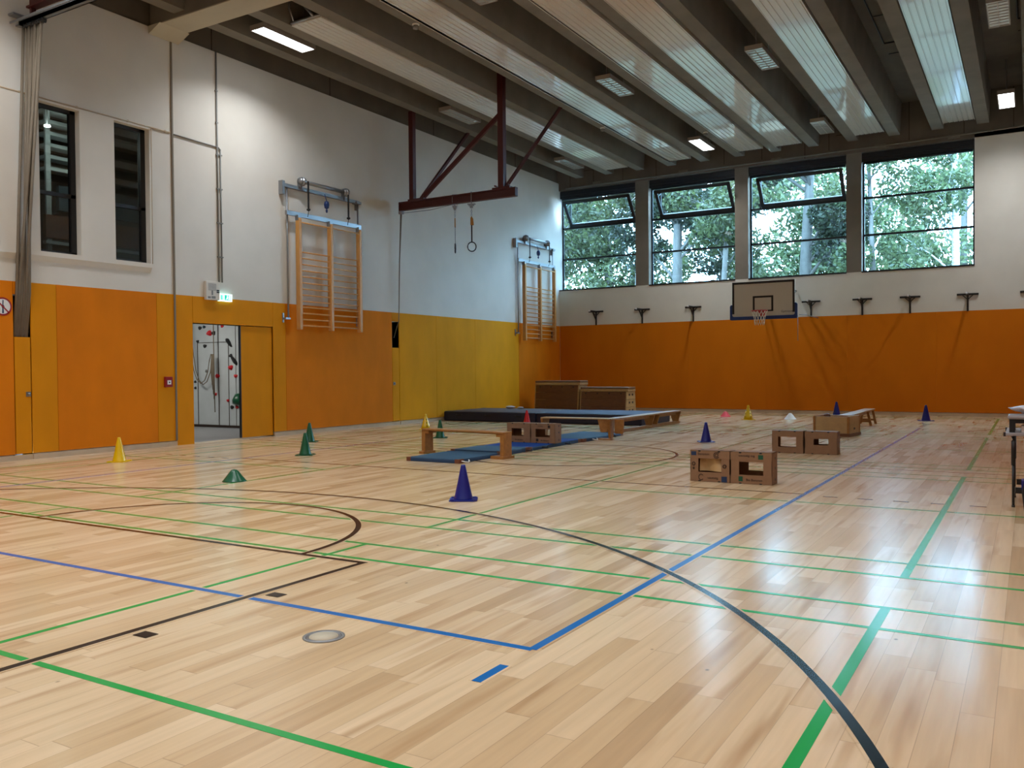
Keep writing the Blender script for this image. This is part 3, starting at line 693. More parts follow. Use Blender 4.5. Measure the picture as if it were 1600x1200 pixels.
# ---- swing-out wall bars, two sets
def make_wallbars():
    r = empty('wall_bars', (0, 0, 0), 0, 'x', 'wall bars', 'swing-out wall bars on the left wall')
    # local: x out of wall, y along wall from 0 (left stile) to 2.05, z world
    for y in (0, 1.03, 2.05):
        m = MB(); m.prism([(.10, 2.38), (.22, 2.38), (.22, 4.86), (.19, 4.92), (.10, 4.92)], y-.04, y+.04, 'y'); m.build('stile', M_beech, r, bevel=.006)
    for k in list(range(13))+['t']:
        z = 4.8 if k == 't' else 2.47+.139*k
        xx = .20 if k == 't' else .155
        m = MB(); m.tube([(xx, -.02, z), (xx, 2.07, z)], .017); m.build('rung', M_beech, r)
    m = MB(); m.box(.09, .15, -.34, 2.16, 4.93, 5.03); m.build('cross_rail', M_steel, r)
    m = MB()
    for y in (0, 1.03, 2.05): m.box(.10, .20, y-.045, y+.045, 4.84, 4.96)
    m.build('stile_bracket', M_steel, r)
    m = MB(); m.box(.03, .10, -.42, 2.16, 5.55, 5.63); m.box(0, .12, -.44, -.36, 5.38, 5.68); m.box(0, .05, 2.08, 2.16, 5.4, 5.62); m.box(0, .16, 2.0, 2.16, 5.54, 5.6); m.build('top_rail', M_steel, r)
    m = MB(); m.tube([(.16, .10, 5.74), (.16, 1.66, 5.74)], .045, n=16)
    for y in (.14, 1.6):
        m.tube([(.16, y-.03, 5.74), (.16, y+.03, 5.74)], .10, n=20); m.tube([(.16, y-.09, 5.74), (.16, y-.06, 5.74)], .08, n=20); m.box(.02, .14, y-.02, y+.02, 5.56, 5.76)
    m.build('roller_shaft', M_steel, r)
    for y in (.25, 1.6):
        m = MB(); m.box(.225, .24, y-.022, y+.022, 5.12, 5.76); m.lathe([(.01, .04), (.045, .03), (.045, 0), (.01, -.02)], None, 12, (.232, y, 5.10)); m.tube([(.232, y, 5.08), (.2, y, 4.95)], .008, n=6); m.build('pull_strap', M_strap, r)
    m = MB(); m.lathe([(.0, .09), (.05, .07), (.065, 0), (.05, -.08), (.0, -.11)], None, 18, (.2, .88, 5.33)); m.lathe([(.02, .03), (.028, 0), (.015, -.05)], None, 12, (.2, .88, 5.19)); m.tube([(.2, .88, 5.42), (.14, .88, 5.58)], .01, n=6); m.build('pulley_block', M_pulley, r)
    for y in (-.25, 2.12):
        m = MB(); m.tube([(.06 if y < 0 else .07, y, 2.62), (.06 if y < 0 else .07, y, 5.58)], .02); m.box(0, .1, y-.12 if y < 0 else y-.02, y+.03, 2.6, 2.64); m.box(0, .03, y-.14 if y < 0 else y-.03, y-.1 if y < 0 else y+.03, 2.53, 2.74); m.build('guide_pole', M_steel, r)
    return r
wb = make_wallbars()
put(wb, True, (XL, 14.39, 0), 0, 'wooden wall bars with a steel frame nearest the doorway, blue pulley on top')
put(wb, False, (XL, 24.57, 0), 0, 'wooden wall bars with a steel frame in the far corner beside the windows')

# ---- red steel frame with rings
r = empty('ring_frame', (-12.4, 18.03, 5.6), 0, 'dark red steel truss hanging from the roof ribs with a beam for rings', 'steel frame')
ox, oy, oz = r.location
def rb(name, a, b_, w1, w2, m_=M_red):
    m = MB(); m.beam(Vector(a)-r.location, Vector(b_)-r.location, w1, w2); return m.build(name, m_, r)
m = MB(); m.box(-14.16-ox, -10.62-ox, -.06, .06, 0, .03); m.box(-14.16-ox, -10.62-ox, -.06, .06, .19, .22); m.box(-14.16-ox, -10.62-ox, -.012, .012, .03, .19); m.box(-14.16-ox, -14.15-ox, -.06, .06, 0, .22); m.box(-10.63-ox, -10.62-ox, -.06, .06, 0, .22); m.build('beam', M_red, r)
rb('post', (-13.74, 18.03, 5.82), (-13.74, 18.03, 8.12), .13, .13)
rb('post', (-11.02, 18.03, 5.82), (-11.02, 18.03, 8.98), .15, .15)
rb('diagonal_brace', (-13.45, 18.03, 5.84), (-11.08, 18.03, 7.62), .07, .1)
rb('diagonal_brace', (-13.50, 18.06, 5.85), (-13.62, 20.5, 8.15), .07, .07)
rb('diagonal_brace', (-10.95, 18.06, 5.84), (-10.3, 19.75, 8.12), .07, .07)
m = MB()
for x in (-13.6, -11.02): m.box(x-.25-ox, x+.25-ox, -.07, .07, .22, .26)
for x in (-13.7, -13.35, -11.2, -10.85): m.tube([(x-ox, -.06, .3), (x-ox, .06, .3)], .02, n=8)
m.build('foot_plate', M_red, r)
m = MB(); m.tube([(-14.16-ox, -.05, -.04), (-14.08-ox, .05, -.04)], .05, n=14); m.tube([(-14.1-ox, 0, -.06), (-13.2-ox, 0, -.07), (-12.4-ox, 0, -.0)], .008, n=6)
m.build('deflection_pulley', M_steel, r)
m = MB(); m.tube([(-14.14, 18.03, 5.56), (-14.2, 18.03, 4.3), (-14.24, 18.03, 2.72), (-14.42, 18.03, 2.3)], .012, n=8); m.tube([(-14.13, 18.06, 5.56), (-14.22, 18.07, 4.3), (-14.27, 18.07, 2.72), (-14.44, 18.06, 2.3)], .01, n=8)
tag(m.build('pull_rope', M_rope), 'thin double pull rope from the red frame down to the wall slot', 'rope')
def make_ring():
    r = empty('gym_ring', (0, 0, 0), 0, 'x', 'gymnastic ring', 'rings hanging from the red frame')
    m = MB(); m.box(-.008, .008, -.07, -.062, -.06, .26); m.box(-.008, .008, .062, .07, -.06, .26); m.box(-.02, .02, -.07, .07, .24, .26); m.box(-.07, .07, -.05, .05, -.08, -.03); m.box(-.1, .1, -.02, .02, -.05, -.02); m.box(-.04, .04, -.03, .03, -.13, -.08); m.build('trolley_clamp', M_steel, r)
    m = MB()
    for k in range(4):
        z = -.17-.045*k; pts = [(.018*math.cos(a*PI/4) if k % 2 else 0, .018*math.cos(a*PI/4) if not k % 2 else 0, z+.028*math.sin(a*PI/4)) for a in range(8)]
        m.tube(pts, .006, n=6, closed=True)
    m.build('chain', M_steel, r)
    m = MB(); m.prism([(-.03, -.38), (.0, -.33), (.04, -.40), (.05, -.52), (.05, -.56), (-.03, -.55)], -.012, .012, 'y'); m.build('leather_tag', M_tag, r)
    m = MB(); m.box(-.016, .016, -.004, .004, -.98, -.54); m.build('strap', M_strap, r)
    m = MB(); m.tube([(.105*math.cos(a*PI/12), 0, -1.09+.115*math.sin(a*PI/12)) for a in range(24)], .014, n=10, closed=True); m.build('ring', M_strap, r)
    return r
rg = make_ring()
put(rg, True, (-11.92, 18.03, 5.58), math.radians(28), 'black gymnastic ring facing the hall, right one under the red beam')
put(rg, False, (-12.42, 18.03, 5.58), math.radians(120), 'gymnastic ring hanging edge on, left one under the red beam')

# ---- climbing pole bundle at the upper left
r = empty('climbing_pole_rail', (-12.5, 8.2, 7.15), 0, 'dark steel rail and red beam carrying the bundled climbing poles', 'steel frame')
m = MB(); m.box(-1.75, 2.6, -.05, .05, .0, .06); m.box(-1.75, 2.6, -.05, -.03, .0, .12); m.box(-1.75, 2.6, .03, .05, 0, .12); m.box(-1.86, 2.6, -.14, -.12, .02, .05); m.box(-1.86, -1.7, -.16, .3, .14, .17); m.box(-1.9, -1.3, -.04, .04, .0, .03); m.build('track', M_steel, r)
m = MB(); m.box(-1.5, 2.6, -.07, .07, .22, .25); m.box(-1.5, 2.6, -.012, .012, .25, .42); m.box(-1.5, 2.6, -.07, .07, .42, .45); m.box(-1.3, -1.2, -.05, .05, .45, 1.84); m.box(1.3, 1.42, -.05, .05, .45, 1.84); m.box(-1.45, -1.4, -.04, .04, .1, .22); m.box(1.9, 1.95, -.04, .04, .1, .22); m.build('beam', M_red, r)
m = MB()
for k in range(7): m.tube([(-1.62+.08*k, -.04, -.03), (-1.62+.08*k, .04, -.03)], .035, n=12)
m.build('trolley_roller', M_black, r)
tops = [-14.20, -14.12, -14.03, -13.96, -13.86, -13.78, -13.69]; bots = [8.075, 8.115, 8.15, 8.19, 8.225, 8.26, 8.285]
for k in range(7):
    xt = tops[k]; yb_ = bots[(k*3) % 7]
    m = MB(); m.tube([(xt, 8.2+.02*(k % 2), 7.12), (-14.315, yb_, 2.78), (-14.43-.006*k, yb_, 1.95)], .024, n=10)
    m.build('pole', M_rope, None).name = 'climbing_pole'

for k, o in enumerate([q for q in bpy.data.objects if q.name.startswith('climbing_pole') and q.type == 'MESH' and q.parent is None]):
    tag(o, 'beige climbing pole in the bundle at the upper left, its foot in the wall slot', 'climbing pole', 'bundled climbing poles')

# ------------------------------------------------------------------ end wall fittings
r = empty('basketball_hoop', (CX, 25.36, 2.9), 0, 'basketball hoop with grey rectangular backboard and blue padding on the end wall', 'basketball hoop')
m = MB(); m.box(-.9, .9, 0, .03, 0, 1.03); m.build('backboard', M_board, r)
m = MB(); t = .06
for (a0, a1, c0, c1) in [(-.9, .9, .965, 1.03), (-.9, -.9+t, .1, 1.03), (.9-t, .9, .1, 1.03), (-.295, .295, .55, .605), (-.295, -.24, .15, .56), (.24, .295, .15, .56), (-.295, .295, .15, .19)]: m.box(a0, a1, -.004, 0, c0, c1)
m.build('board_marking', M_ink, r)
m = MB(); m.prism([(-.95, -.08), (.95, -.08), (.97, -.05), (.97, .33), (.94, .37), (.9, .37), (.9, .05), (.86, .02), (-.86, .02), (-.9, .05), (-.9, .37), (-.94, .37), (-.97, .33), (-.97, -.05)], -.02, .05, 'y'); m.build('padding', M_pad, r, bevel=.01)
text('logo', 'Gymnova', .085, M_ink, r, (.68, -.004, .13), (PI/2, 0, 0)); text('small_print', '________', .05, M_ink, r, (-.68, -.004, .09), (PI/2, 0, 0))
m = MB(); m.tube([(.225*math.cos(2*PI*i/32), -.38+.225*math.sin(2*PI*i/32), .15) for i in range(32)], .012, n=8, closed=True); m.box(-.09, .09, -.18, 0, .13, .15); m.box(-.09, .09, -.02, -.0, .0, .15); m.faces([(-.08, -.18, .14), (.08, -.18, .14), (.08, -.01, .02), (-.08, -.01, .02)], [(0, 1, 2, 3)]); m.box(-.12, .12, -.17, -.15, .1, .15); m.build('rim', M_hoop, r)
m = MB(); n = 12
def np_(i, lev):
    R = [.222, .185, .155, .14, .135][lev]; a = 2*PI*(i+.5*(lev % 2))/n; return (R*math.cos(a), -.38+R*math.sin(a), .14-.1*lev)
for lev in range(4):
    for i in range(n):
        j = i if lev % 2 == 0 else i+1
        m.tube([np_(i, lev), np_(j, lev+1)], .006, n=5); m.tube([np_(i, lev), np_((j-1) % n, lev+1)], .006, n=5)
m.build('net', M_net, r)
m = MB()
for sx in (-.55, .55):
    for zz in (.1, .85): m.beam((sx, .03, zz), (sx*.9, YE-25.36-.04, zz), .05, .05)
    m.beam((sx, .1, .1), (sx*.92, YE-25.36-.1, .85), .03, .03); m.box(sx-.03, sx+.03, .03, .08, 0, 1.0)
m.box(-.6, .6, .03, .07, .08, .14); m.box(-.6, .6, .03, .07, .82, .88); m.build('support_arm', M_grey, r)
m = MB(); m.tube([(1.0, .1, .02), (1.14, .3, .02), (1.16, 1.9, .0)], .012); m.tube([(.96, .1, 0), (.96, .1, -.72)], .008, n=6); m.build('crank_rod', M_steel, r)

def make_bracket():
    r = empty('wall_bracket', (0, 0, 0), 0, 'x', 'bracket', 'black T brackets on the end wall')
    m = MB(); m.box(-.025, .025, -.02, 0, -.47, .02); m.build('wall_plate', M_black, r)
    m = MB(); m.beam((0, 0, 0), (0, -.52, .0), .045, .05); m.beam((0, 0, -.3), (0, -.3, -.01), .03, .035); m.build('arm', M_black, r)
    m = MB(); m.box(-.27, .27, -.05, 0, -.025, .025); m.beam((-.15, -.02, 0), (0, -.01, -.15), .025, .02); m.beam((.15, -.02, 0), (0, -.01, -.15), .025, .02); m.build('cross_bar', M_black, r)
    m = MB(); m.tube([(0, -.52, 0), (0, -.545, 0)], .03, n=12); m.build('end_cap', M_signw, r); r.children
    return r
bk = make_bracket()
bl = ['leftmost black T bracket, nearest the far left corner', 'second black T bracket from the left corner', 'black T bracket just left of the basketball hoop', 'black T bracket just right of the basketball hoop',
      'second black T bracket right of the basketball hoop', 'third black T bracket right of the basketball hoop', 'fourth black T bracket right of the hoop, above the right blue cone', 'black T bracket cut by the right edge of the photo']
for k, x in enumerate([-12.93, -11.22, -9.44, -5.73, -4.27, -2.98, -1.51, .02]): put(bk, k == 0, (x, YE-.006, 3.41), 0, bl[k])

# ------------------------------------------------------------------ mats, vaulting boxes, benches
def thick_mat(x0, x1, y0, y1, lb, topm):
    r = empty('crash_mat', ((x0+x1)/2, (y0+y1)/2, 0), 0, lb, 'crash mat', 'thick navy crash mats')
    w_, d_ = (x1-x0)/2, (y1-y0)/2
    m = MB(); m.box(-w_, w_, -d_, d_, 0, .27); m.build('core', M_navy, r, bevel=.03)
    m = MB(); k = 14; vs = []; fs = []
    for i in range(k+1):
        for j in range(k+1):
            u, v = i/k*2-1, j/k*2-1
            z = .268+.03*(1-abs(u)**4)*(1-abs(v)**4)+.008*math.sin(u*9+x0)*math.sin(v*7+1)
            vs.append((u*(w_-.02), v*(d_-.02), z))
    for i in range(k):
        for j in range(k): fs.append((i*(k+1)+j, (i+1)*(k+1)+j, (i+1)*(k+1)+j+1, i*(k+1)+j+1))
    m.faces(vs, fs, None, True); m.build('cover', topm, r)
    for q in (-.5, 0, .5):
        m = MB(); m.tube([(q*w_*1.3-.1, -d_-.0, .18), (q*w_*1.3-.08, -d_-.02, .165), (q*w_*1.3+.08, -d_-.02, .165), (q*w_*1.3+.1, -d_, .18)], .012, n=6); m.build('handle', M_strap, r)
thick_mat(-14.30, -11.32, 20.1, 22.2, 'thick navy crash mat with a grey brown top lying against the left wall', M_taupe)
thick_mat(-11.30, -8.30, 20.1, 22.1, 'thick navy crash mat with a shiny blue top behind the bench corner', M_navyt)
def gym_mat(y0, y1, x0, z, m_, lb, th=.06):
    r = empty('gym_mat', (x0+.5, (y0+y1)/2, z), 0, lb, 'gym mat', 'blue gym mats laid in a row')
    d_ = (y1-y0)/2
    m = MB(); m.box(-.5, .5, -d_, d_, 0, th-.008); m.build('side', M_matside, r, bevel=.008)
    m = MB(); m.box(-.492, .492, -d_+.008, d_-.008, th-.008, th); m.build('top_cover', m_, r)
    for sx in (-1, 1):
        for sy in (-1, 1):
            m = MB(); m.prism([(sx*.503, sy*(d_+.003)), (sx*.503, sy*(d_-.13)), (sx*.42, sy*(d_+.003))], .002, th+.003, 'z'); m.build('leather_corner', M_tan, r)
    for sy in (-.45, .45):
        m = MB(); m.tube([(.5, sy-.1, .035), (.54, sy-.06, .02), (.56, sy, .012), (.54, sy+.06, .02), (.5, sy+.1, .035)], .011, n=6); m.build('carry_handle', M_signw if sy < 0 and m_ is M_matg else M_strap, r)
gym_mat(10.87, 12.10, -8.46, 0, M_matg, 'grey blue gym mat at the near end of the row', .06)
gym_mat(12.12, 13.05, -8.48, 0, M_matg, 'grey blue gym mat under the low wooden bench, second in the row', .075)
gym_mat(13.07, 15.12, -8.50, 0, M_matb, 'bright blue gym mat under the cardboard boxes', .065)
gym_mat(15.14, 17.05, -8.46, 0, M_matg, 'grey blue gym mat at the far end of the row', .06)

def vault(x, y, h, parts, lb, z0=0):
    r = empty('vaulting_box', (x, y, z0), 0, lb, 'vaulting box', 'wooden vaulting boxes behind the crash mats')
    L_ = .76; n = parts; ph = (h-.14)/n
    for k in range(n):
        za, zb = k*ph, (k+1)*ph-.008; wa = .40-.10*(za/h); wb_ = .40-.10*(zb/h)
        m = MB(); m.faces([(-L_, -wa, za), (L_, -wa, za), (L_, -wb_, zb), (-L_, -wb_, zb), (-L_, -wa+.03, za), (L_, -wa+.03, za), (L_, -wb_+.03, zb), (-L_, -wb_+.03, zb)], [(0, 1, 2, 3), (5, 4, 7, 6), (0, 4, 5, 1), (3, 2, 6, 7)])
        m.faces([(-L_, wa, za), (L_, wa, za), (L_, wb_, zb), (-L_, wb_, zb), (-L_, wa-.03, za), (L_, wa-.03, za), (L_, wb_-.03, zb), (-L_, wb_-.03, zb)], [(1, 0, 3, 2), (4, 5, 6, 7), (0, 1, 5, 4), (3, 7, 6, 2)])
        so = m.build('section_board', M_vault, r)
        m = MB()
        for sx in (-1, 1):
            x0, x1 = sorted((sx*L_, sx*(L_+.03)))
            m.faces([(x0, -wa, za), (x1, -wa, za), (x1, wa, za), (x0, wa, za), (x0, -wb_, zb), (x1, -wb_, zb), (x1, wb_, zb), (x0, wb_, zb)], [(0, 3, 2, 1), (4, 5, 6, 7), (0, 1, 5, 4), (1, 2, 6, 5), (2, 3, 7, 6), (3, 0, 4, 7)])
        m.build('section_end', M_vaultl, so)
        m = MB()
        for sx in (-1, 1):
            for sy in (-.14, .14): m.lathe([(.03, 0), (.03, .004)], None, 14); 
        m.bm.clear()
        for sy in (-.12, .12): m.box(L_+.03, L_+.034, sy-.05, sy+.05, za+ph*.45, za+ph*.7)
        for q in (-.6, -.2, .2, .6):
            if k == n-1: m.box(q-.02, q+.02, -wb_-.012, -wb_+.0, zb-.07, zb-.03)
        m.build('grip_hole', M_black, so)
    m = MB(); m.box(-L_-.04, L_+.06, -.30, .30, h-.14, h-.06); m.build('top_frame', M_vaultl, r, bevel=.01)
    m = MB(); m.box(-L_-.05, L_+.07, -.29, .29, h-.06, h); m.build('padded_top', M_leath, r, bevel=.025)
    return r
vault(-13.05, 24.9, 1.06, 4, 'taller wooden vaulting box standing behind the crash mats')
vault(-11.41, 24.9, .86, 3, 'lower wooden vaulting box standing to the right of the taller one')
r = empty('plastic_bottles', (-13.0, 21.6, .29), 0, 'crumpled clear plastic bag lying on the blue crash mats', 'plastic bag')
for q, (dx, s_) in enumerate(((.0, .10), (.35, .07), (2.1, .09))):
    m = MB(); n = 14; vs = []; fs = []
    for i in range(6):
        for j in range(n):
            a = 2*PI*j/n; f_ = math.sin(PI*(i+.3)/6.0); rr = s_*f_*(1+.25*math.sin(5*a+i*2+q)); vs.append((dx+rr*1.4*math.cos(a), rr*math.sin(a), s_*.9*(i/5)))
    for i in range(5):
        for j in range(n): fs.append((i*n+j, i*n+(j+1) % n, (i+1)*n+(j+1) % n, (i+1)*n+j))
    fs.append(tuple(range(5*n, 6*n))); m.faces(vs, fs, None, True)
    if q == 0: m.build('bag_body', M_bag, r)
    elif q == 1: m.build('loose_end', M_bag, r)
    else: m.bm.free()

# low bench across the mats
r = empty('low_bench', (-8.06, 11.93, 0), math.radians(-7), 'low wooden bench spanning across the gym mats beside the blue cone', 'bench')
m = MB(); m.box(-.88, .90, -.12, .12, .405, .43); m.build('seat_board', M_beechb, r, bevel=.005)
m = MB(); m.box(-.84, .86, -.02, .02, .385, .405); m.build('rail', M_beechb, r)
for sx, bz in ((-1, .0), (1, .0)):
    m = MB(); x = sx*.86
    m.prism([(-.105, bz+.04), (.105, bz+.04), (.10, .405), (-.10, .405)], x-.04, x+.04, 'x'); m.build('leg', M_beechb, r, bevel=.004)
    m = MB()
    if sx > 0: m.box(x-.20, x+.06, -.15, .15, .0, .045)
    else: m.box(x-.06, x+.05, -.15, .15, .0, .045)
    m.build('foot', M_beechb, r, bevel=.004)
    m = MB(); m.box(x-.12 if sx > 0 else x-.03, x+.03 if sx > 0 else x+.12, -.10, .10, .35, .405); m.build('corner_block', M_beechb, r)

def make_bench(Lh, ht, lb, loc, rz, legs, rail=True, tilt=0):
    r = empty('gym_bench', loc, rz, lb, 'bench', 'long wooden gymnastic benches')
    hw = .125
    m = MB(); m.box(-hw, hw, -Lh, Lh, ht-.035, ht); m.build('seat_board', M_beechb, r, bevel=.006)
    m = MB(); m.box(-.025, .025, -Lh+.05, Lh-.05, ht-.11, ht-.035); m.build('rail', M_beechb, r)
    if rail:
        m = MB(); m.box(-.04, .04, -Lh-.12, Lh+.12, .0, .07); m.build('balance_beam', M_beechb, r, bevel=.005)
    zb = .07 if rail else 0
    for y in legs:
        if rail: m = MB(); m.prism([(-.075, zb), (.075, zb), (.15, ht-.035), (-.15, ht-.035)], y-.02, y+.02, 'y'); m.build('leg', M_beechb, r, bevel=.004)
        else:
            for sx in (-1, 1):
                m = MB(); m.prism([(sx*.15, 0), (sx*.21, 0), (sx*.14, ht-.035), (sx*.08, ht-.035)], y-.02, y+.02, 'y'); m.build('leg', M_beechb, r, bevel=.004)
            m = MB(); m.box(-.16, .16, y-.012, y+.012, .08, .13); m.build('cross_piece', M_beechb, r)
    return r
make_bench(2.1, .34, 'long wooden gymnastic bench running away along the edge of the crash mat', (-7.86, 19.2, 0), math.radians(-1), (-2.02, .3, .62, 2.02))
# bench across the far end of the mats
r = empty('low_bench', (-7.98, 15.92, 0), math.radians(2), 'low wooden bench across the far mats, meeting the long bench at a corner', 'bench')
m = MB(); m.box(-.78, .80, -.13, .13, .405, .43); m.build('seat_board', M_vaultl, r, bevel=.005)
for x in (-.74, .74):
    m = MB(); m.prism([(-.06, 0), (.06, 0), (.10, .18), (.17, .405), (-.17, .405), (-.10, .18)], x-.025, x+.025, 'x'); m.build('leg', M_beechb, r, bevel=.004)
m = MB(); m.prism([(.56, .16), (.70, .16), (.75, .405), (.50, .405)], -.11, -.08, 'y'); m.prism([(.80, .12), (.98, .12), (1.0, .405), (.80, .405)], .05, .08, 'y'); m.build('side_block', M_beechb, r)
m = MB(); m.box(.45, .80, -.15, .0, .0, .03); m.build('foot', M_beechb, r)
make_bench(2.0, .37, 'long wooden gymnastic bench behind the open wooden box at the right', (-3.47, 21.28, 0), math.radians(0), (-1.6, .95, 1.72), rail=False)
# open wooden box
r = empty('wooden_box', (-3.47, 18.95, 0), math.radians(-8), 'open pale wooden box section on the floor at the near end of a bench', 'wooden box')
m = MB(); m.box(-.34, .34, -.34, -.31, .06, .40); m.box(-.34, .34, .31, .34, .06, .40); m.build('long_side', M_vaultl, r)
m = MB(); m.box(-.36, -.33, -.34, .34, .04, .41); m.box(.33, .36, -.34, .34, .04, .41); m.build('end_side', M_vaultl, r)
m = MB()
for sx in (-1, 1):
    for sy in (-1, 1): m.box(sx*.345-.022, sx*.345+.022, sy*.33-.025, sy*.33+.025, .03, .40)
m.build('corner_post', M_beechb, r)
m = MB(); m.box(-.37, .38, -.37, .37, 0, .06); m.build('base_frame', M_vault, r)
m = MB(); m.box(.361, .364, -.05, .05, .13, .17); m.build('grip_hole', M_black, r)
m = MB(); m.lathe([(.07, 0), (.07, .04), (.03, .07), (0, .07)], None, 14, (-.2, 0, .38)); m.box(-.33, .33, -.02, .02, .34, .38); m.build('crossbar', M_vault, r)

# ------------------------------------------------------------------ cardboard boxes
def carton(x, y, z, lb, grp, W=.505, D=.25, H=.39, holes=(.10, .42, .12, .29), bholes=(.14, .36, .14, .28), inks=None, rz=0., flap=False):
    r = empty('cardboard_box', (x, y, z), rz, lb, 'cardboard box', grp)
    t = .006
    def face(name, yy0, yy1, hh):
        m = MB()
        if hh is None: m.box(0, W, yy0, yy1, 0, H)
        else:
            a, c, e, g = hh; m.box(0, a, yy0, yy1, 0, H); m.box(c, W, yy0, yy1, 0, H); m.box(a, c, yy0, yy1, 0, e); m.box(a, c, yy0, yy1, g, H)
        return m.build(name, M_card, r)
    face('front_face', 0, t, holes); face('back_face', D-t, D, bholes)
    m = MB(); m.box(0, t, 0, D, 0, H); m.box(W-t, W, 0, D, 0, H); m.box(0, W, 0, D, 0, t); m.box(0, W, 0, D, H-t, H); m.build('sides', M_card, r)
    m = MB()
    m.box(0, W, -.003, 0, H-.10, H-.003); m.box(0, W, -.003, 0, .003, .10); m.build('lid_band', M_card, r)
    m = MB()
    for xx in (.12, .37): m.box(xx-.015, xx+.015, -.004, -.002, H-.018, H); m.box(xx-.015, xx+.015, -.004, -.002, 0, .014); m.box(xx-.02, xx+.02, .1, .13, H, H+.002)
    for zz in (.06, .2, .32): m.box(W, W+.002, .14, .17, zz-.02, zz+.01)
    m.build('hand_hole', M_black, r)
    if inks: inks(r, W, D, H)
    if flap:
        m = MB(); vs = []; k = 10
        for i in range(k+1):
            u = i/k; vs += [(.11+.29*u, .03+.03*math.sin(u*5), .13), (.11+.29*u, .05+.02*math.sin(u*7), .285)]
        m.faces(vs, [(2*i, 2*i+2, 2*i+3, 2*i+1) for i in range(k)], None, True); m.build('inner_paper', M_vaultl, r)
    return r
F3 = (PI/2, 0, 0); F3u = (PI/2, PI, 0)
def ink_a(r, W, D, H):
    text('lettering', 'Bananen', .045, M_ink, r, (.175, -.004, H-.045), F3); text('lettering', 'Bananen', .04, M_ink, r, (.29, -.004, .045), F3u)
    m = MB(); m.box(.015, .08, -.005, -.003, H-.065, H-.015); m.build('blue_square', M_blue_p, r)
    m = MB(); m.box(.40, .47, -.005, -.003, .005, .075); m.build('blue_square', M_blue_p, r)
    m = MB(); m.tube([(.34+.036*math.cos(a*PI/10), -.004, H-.055+.036*math.sin(a*PI/10)) for a in range(2, 19)], .004, n=5); m.tube([(.34+.02*math.cos(a*PI/6), -.004, H-.055+.02*math.sin(a*PI/6)) for a in range(12)], .004, n=5, closed=True)
    m.tube([(.14+.03*math.cos(a*PI/10), -.004, .055+.036*math.sin(a*PI/10)) for a in range(2, 19)], .004, n=5); m.tube([(.045+.02*math.cos(a*PI/6), -.004, .22+.02*math.sin(a*PI/6)) for a in range(12)], .004, n=5, closed=True); m.tube([(.045+.01*math.cos(a*PI/4), -.004, .165+.01*math.sin(a*PI/4)) for a in range(8)], .004, n=5, closed=True)
    m.tube([(.44+.02*math.cos(a*PI/6), -.004, .2+.02*math.sin(a*PI/6)) for a in range(12)], .005, n=5, closed=True); m.build('printed_ring', M_ink, r)
def ink_b(r, W, D, H):
    text('lettering', 'Bio Bananen', .040, M_ink, r, (.20, -.004, H-.05), F3u); text('lettering', 'Bio Bananen', .040, M_ink, r, (.29, -.004, .05), F3)
    m = MB(); m.box(.34, .40, -.005, -.003, H-.085, H-.03); m.build('green_square', M_green_p, r)
    m = MB(); m.box(.10, .15, -.005, -.003, .03, .09); m.build('green_square', M_green_p, r)
def ink_c(r, W, D, H):
    text('lettering', 'Bio Bananen', .035, M_ink, r, (.26, -.004, .05), F3); m = MB(); m.box(.05, .09, -.005, -.003, .03, .08); m.build('dark_square', M_ink, r)
def ink_d(r, W, D, H):
    text('lettering', 'Bananen', .03, M_ink, r, (.2, -.004, H-.05), F3u); text('lettering', 'Bio Bananen', .035, M_ink, r, (.3, -.004, .05), F3)
    m = MB(); m.box(.36, .41, -.005, -.003, H-.08, H-.03); m.box(.11, .16, -.005, -.003, .03, .08); m.build('dark_square', M_ink, r)
G1_ = 'cardboard fruit boxes placed in pairs'
carton(-3.69, 10.53, 0, 'brown cardboard fruit box with blue squares, left of the nearest pair', G1_, inks=ink_a, holes=(.105, .40, .12, .29), bholes=None, flap=True)
carton(-3.175, 10.53, 0, 'brown cardboard fruit box with green squares and a see-through hole, right of the nearest pair', G1_, inks=ink_b, holes=(.105, .40, .11, .27), bholes=(.155, .36, .14, .255))
carton(-3.71, 14.64, 0, 'cardboard box with a large see-through opening, left of the middle pair', G1_, H=.37, holes=(.10, .395, .10, .28), bholes=(.08, .42, .09, .29))
carton(-3.18, 14.64, 0, 'plain cardboard box with a small see-through slot, right of the middle pair', G1_, H=.37, holes=(.14, .37, .15, .25), bholes=(.17, .40, .15, .25))
carton(-8.47, 13.95, .066, 'cardboard box on the blue mat, left of the pair', G1_, H=.36, holes=(.10, .36, .12, .27), bholes=(.17, .38, .12, .26), inks=ink_c)
carton(-7.955, 13.95, .066, 'cardboard box on the blue mat, right of the pair', G1_, H=.36, holes=(.10, .40, .11, .27), bholes=(.17, .42, .13, .25), inks=ink_d)

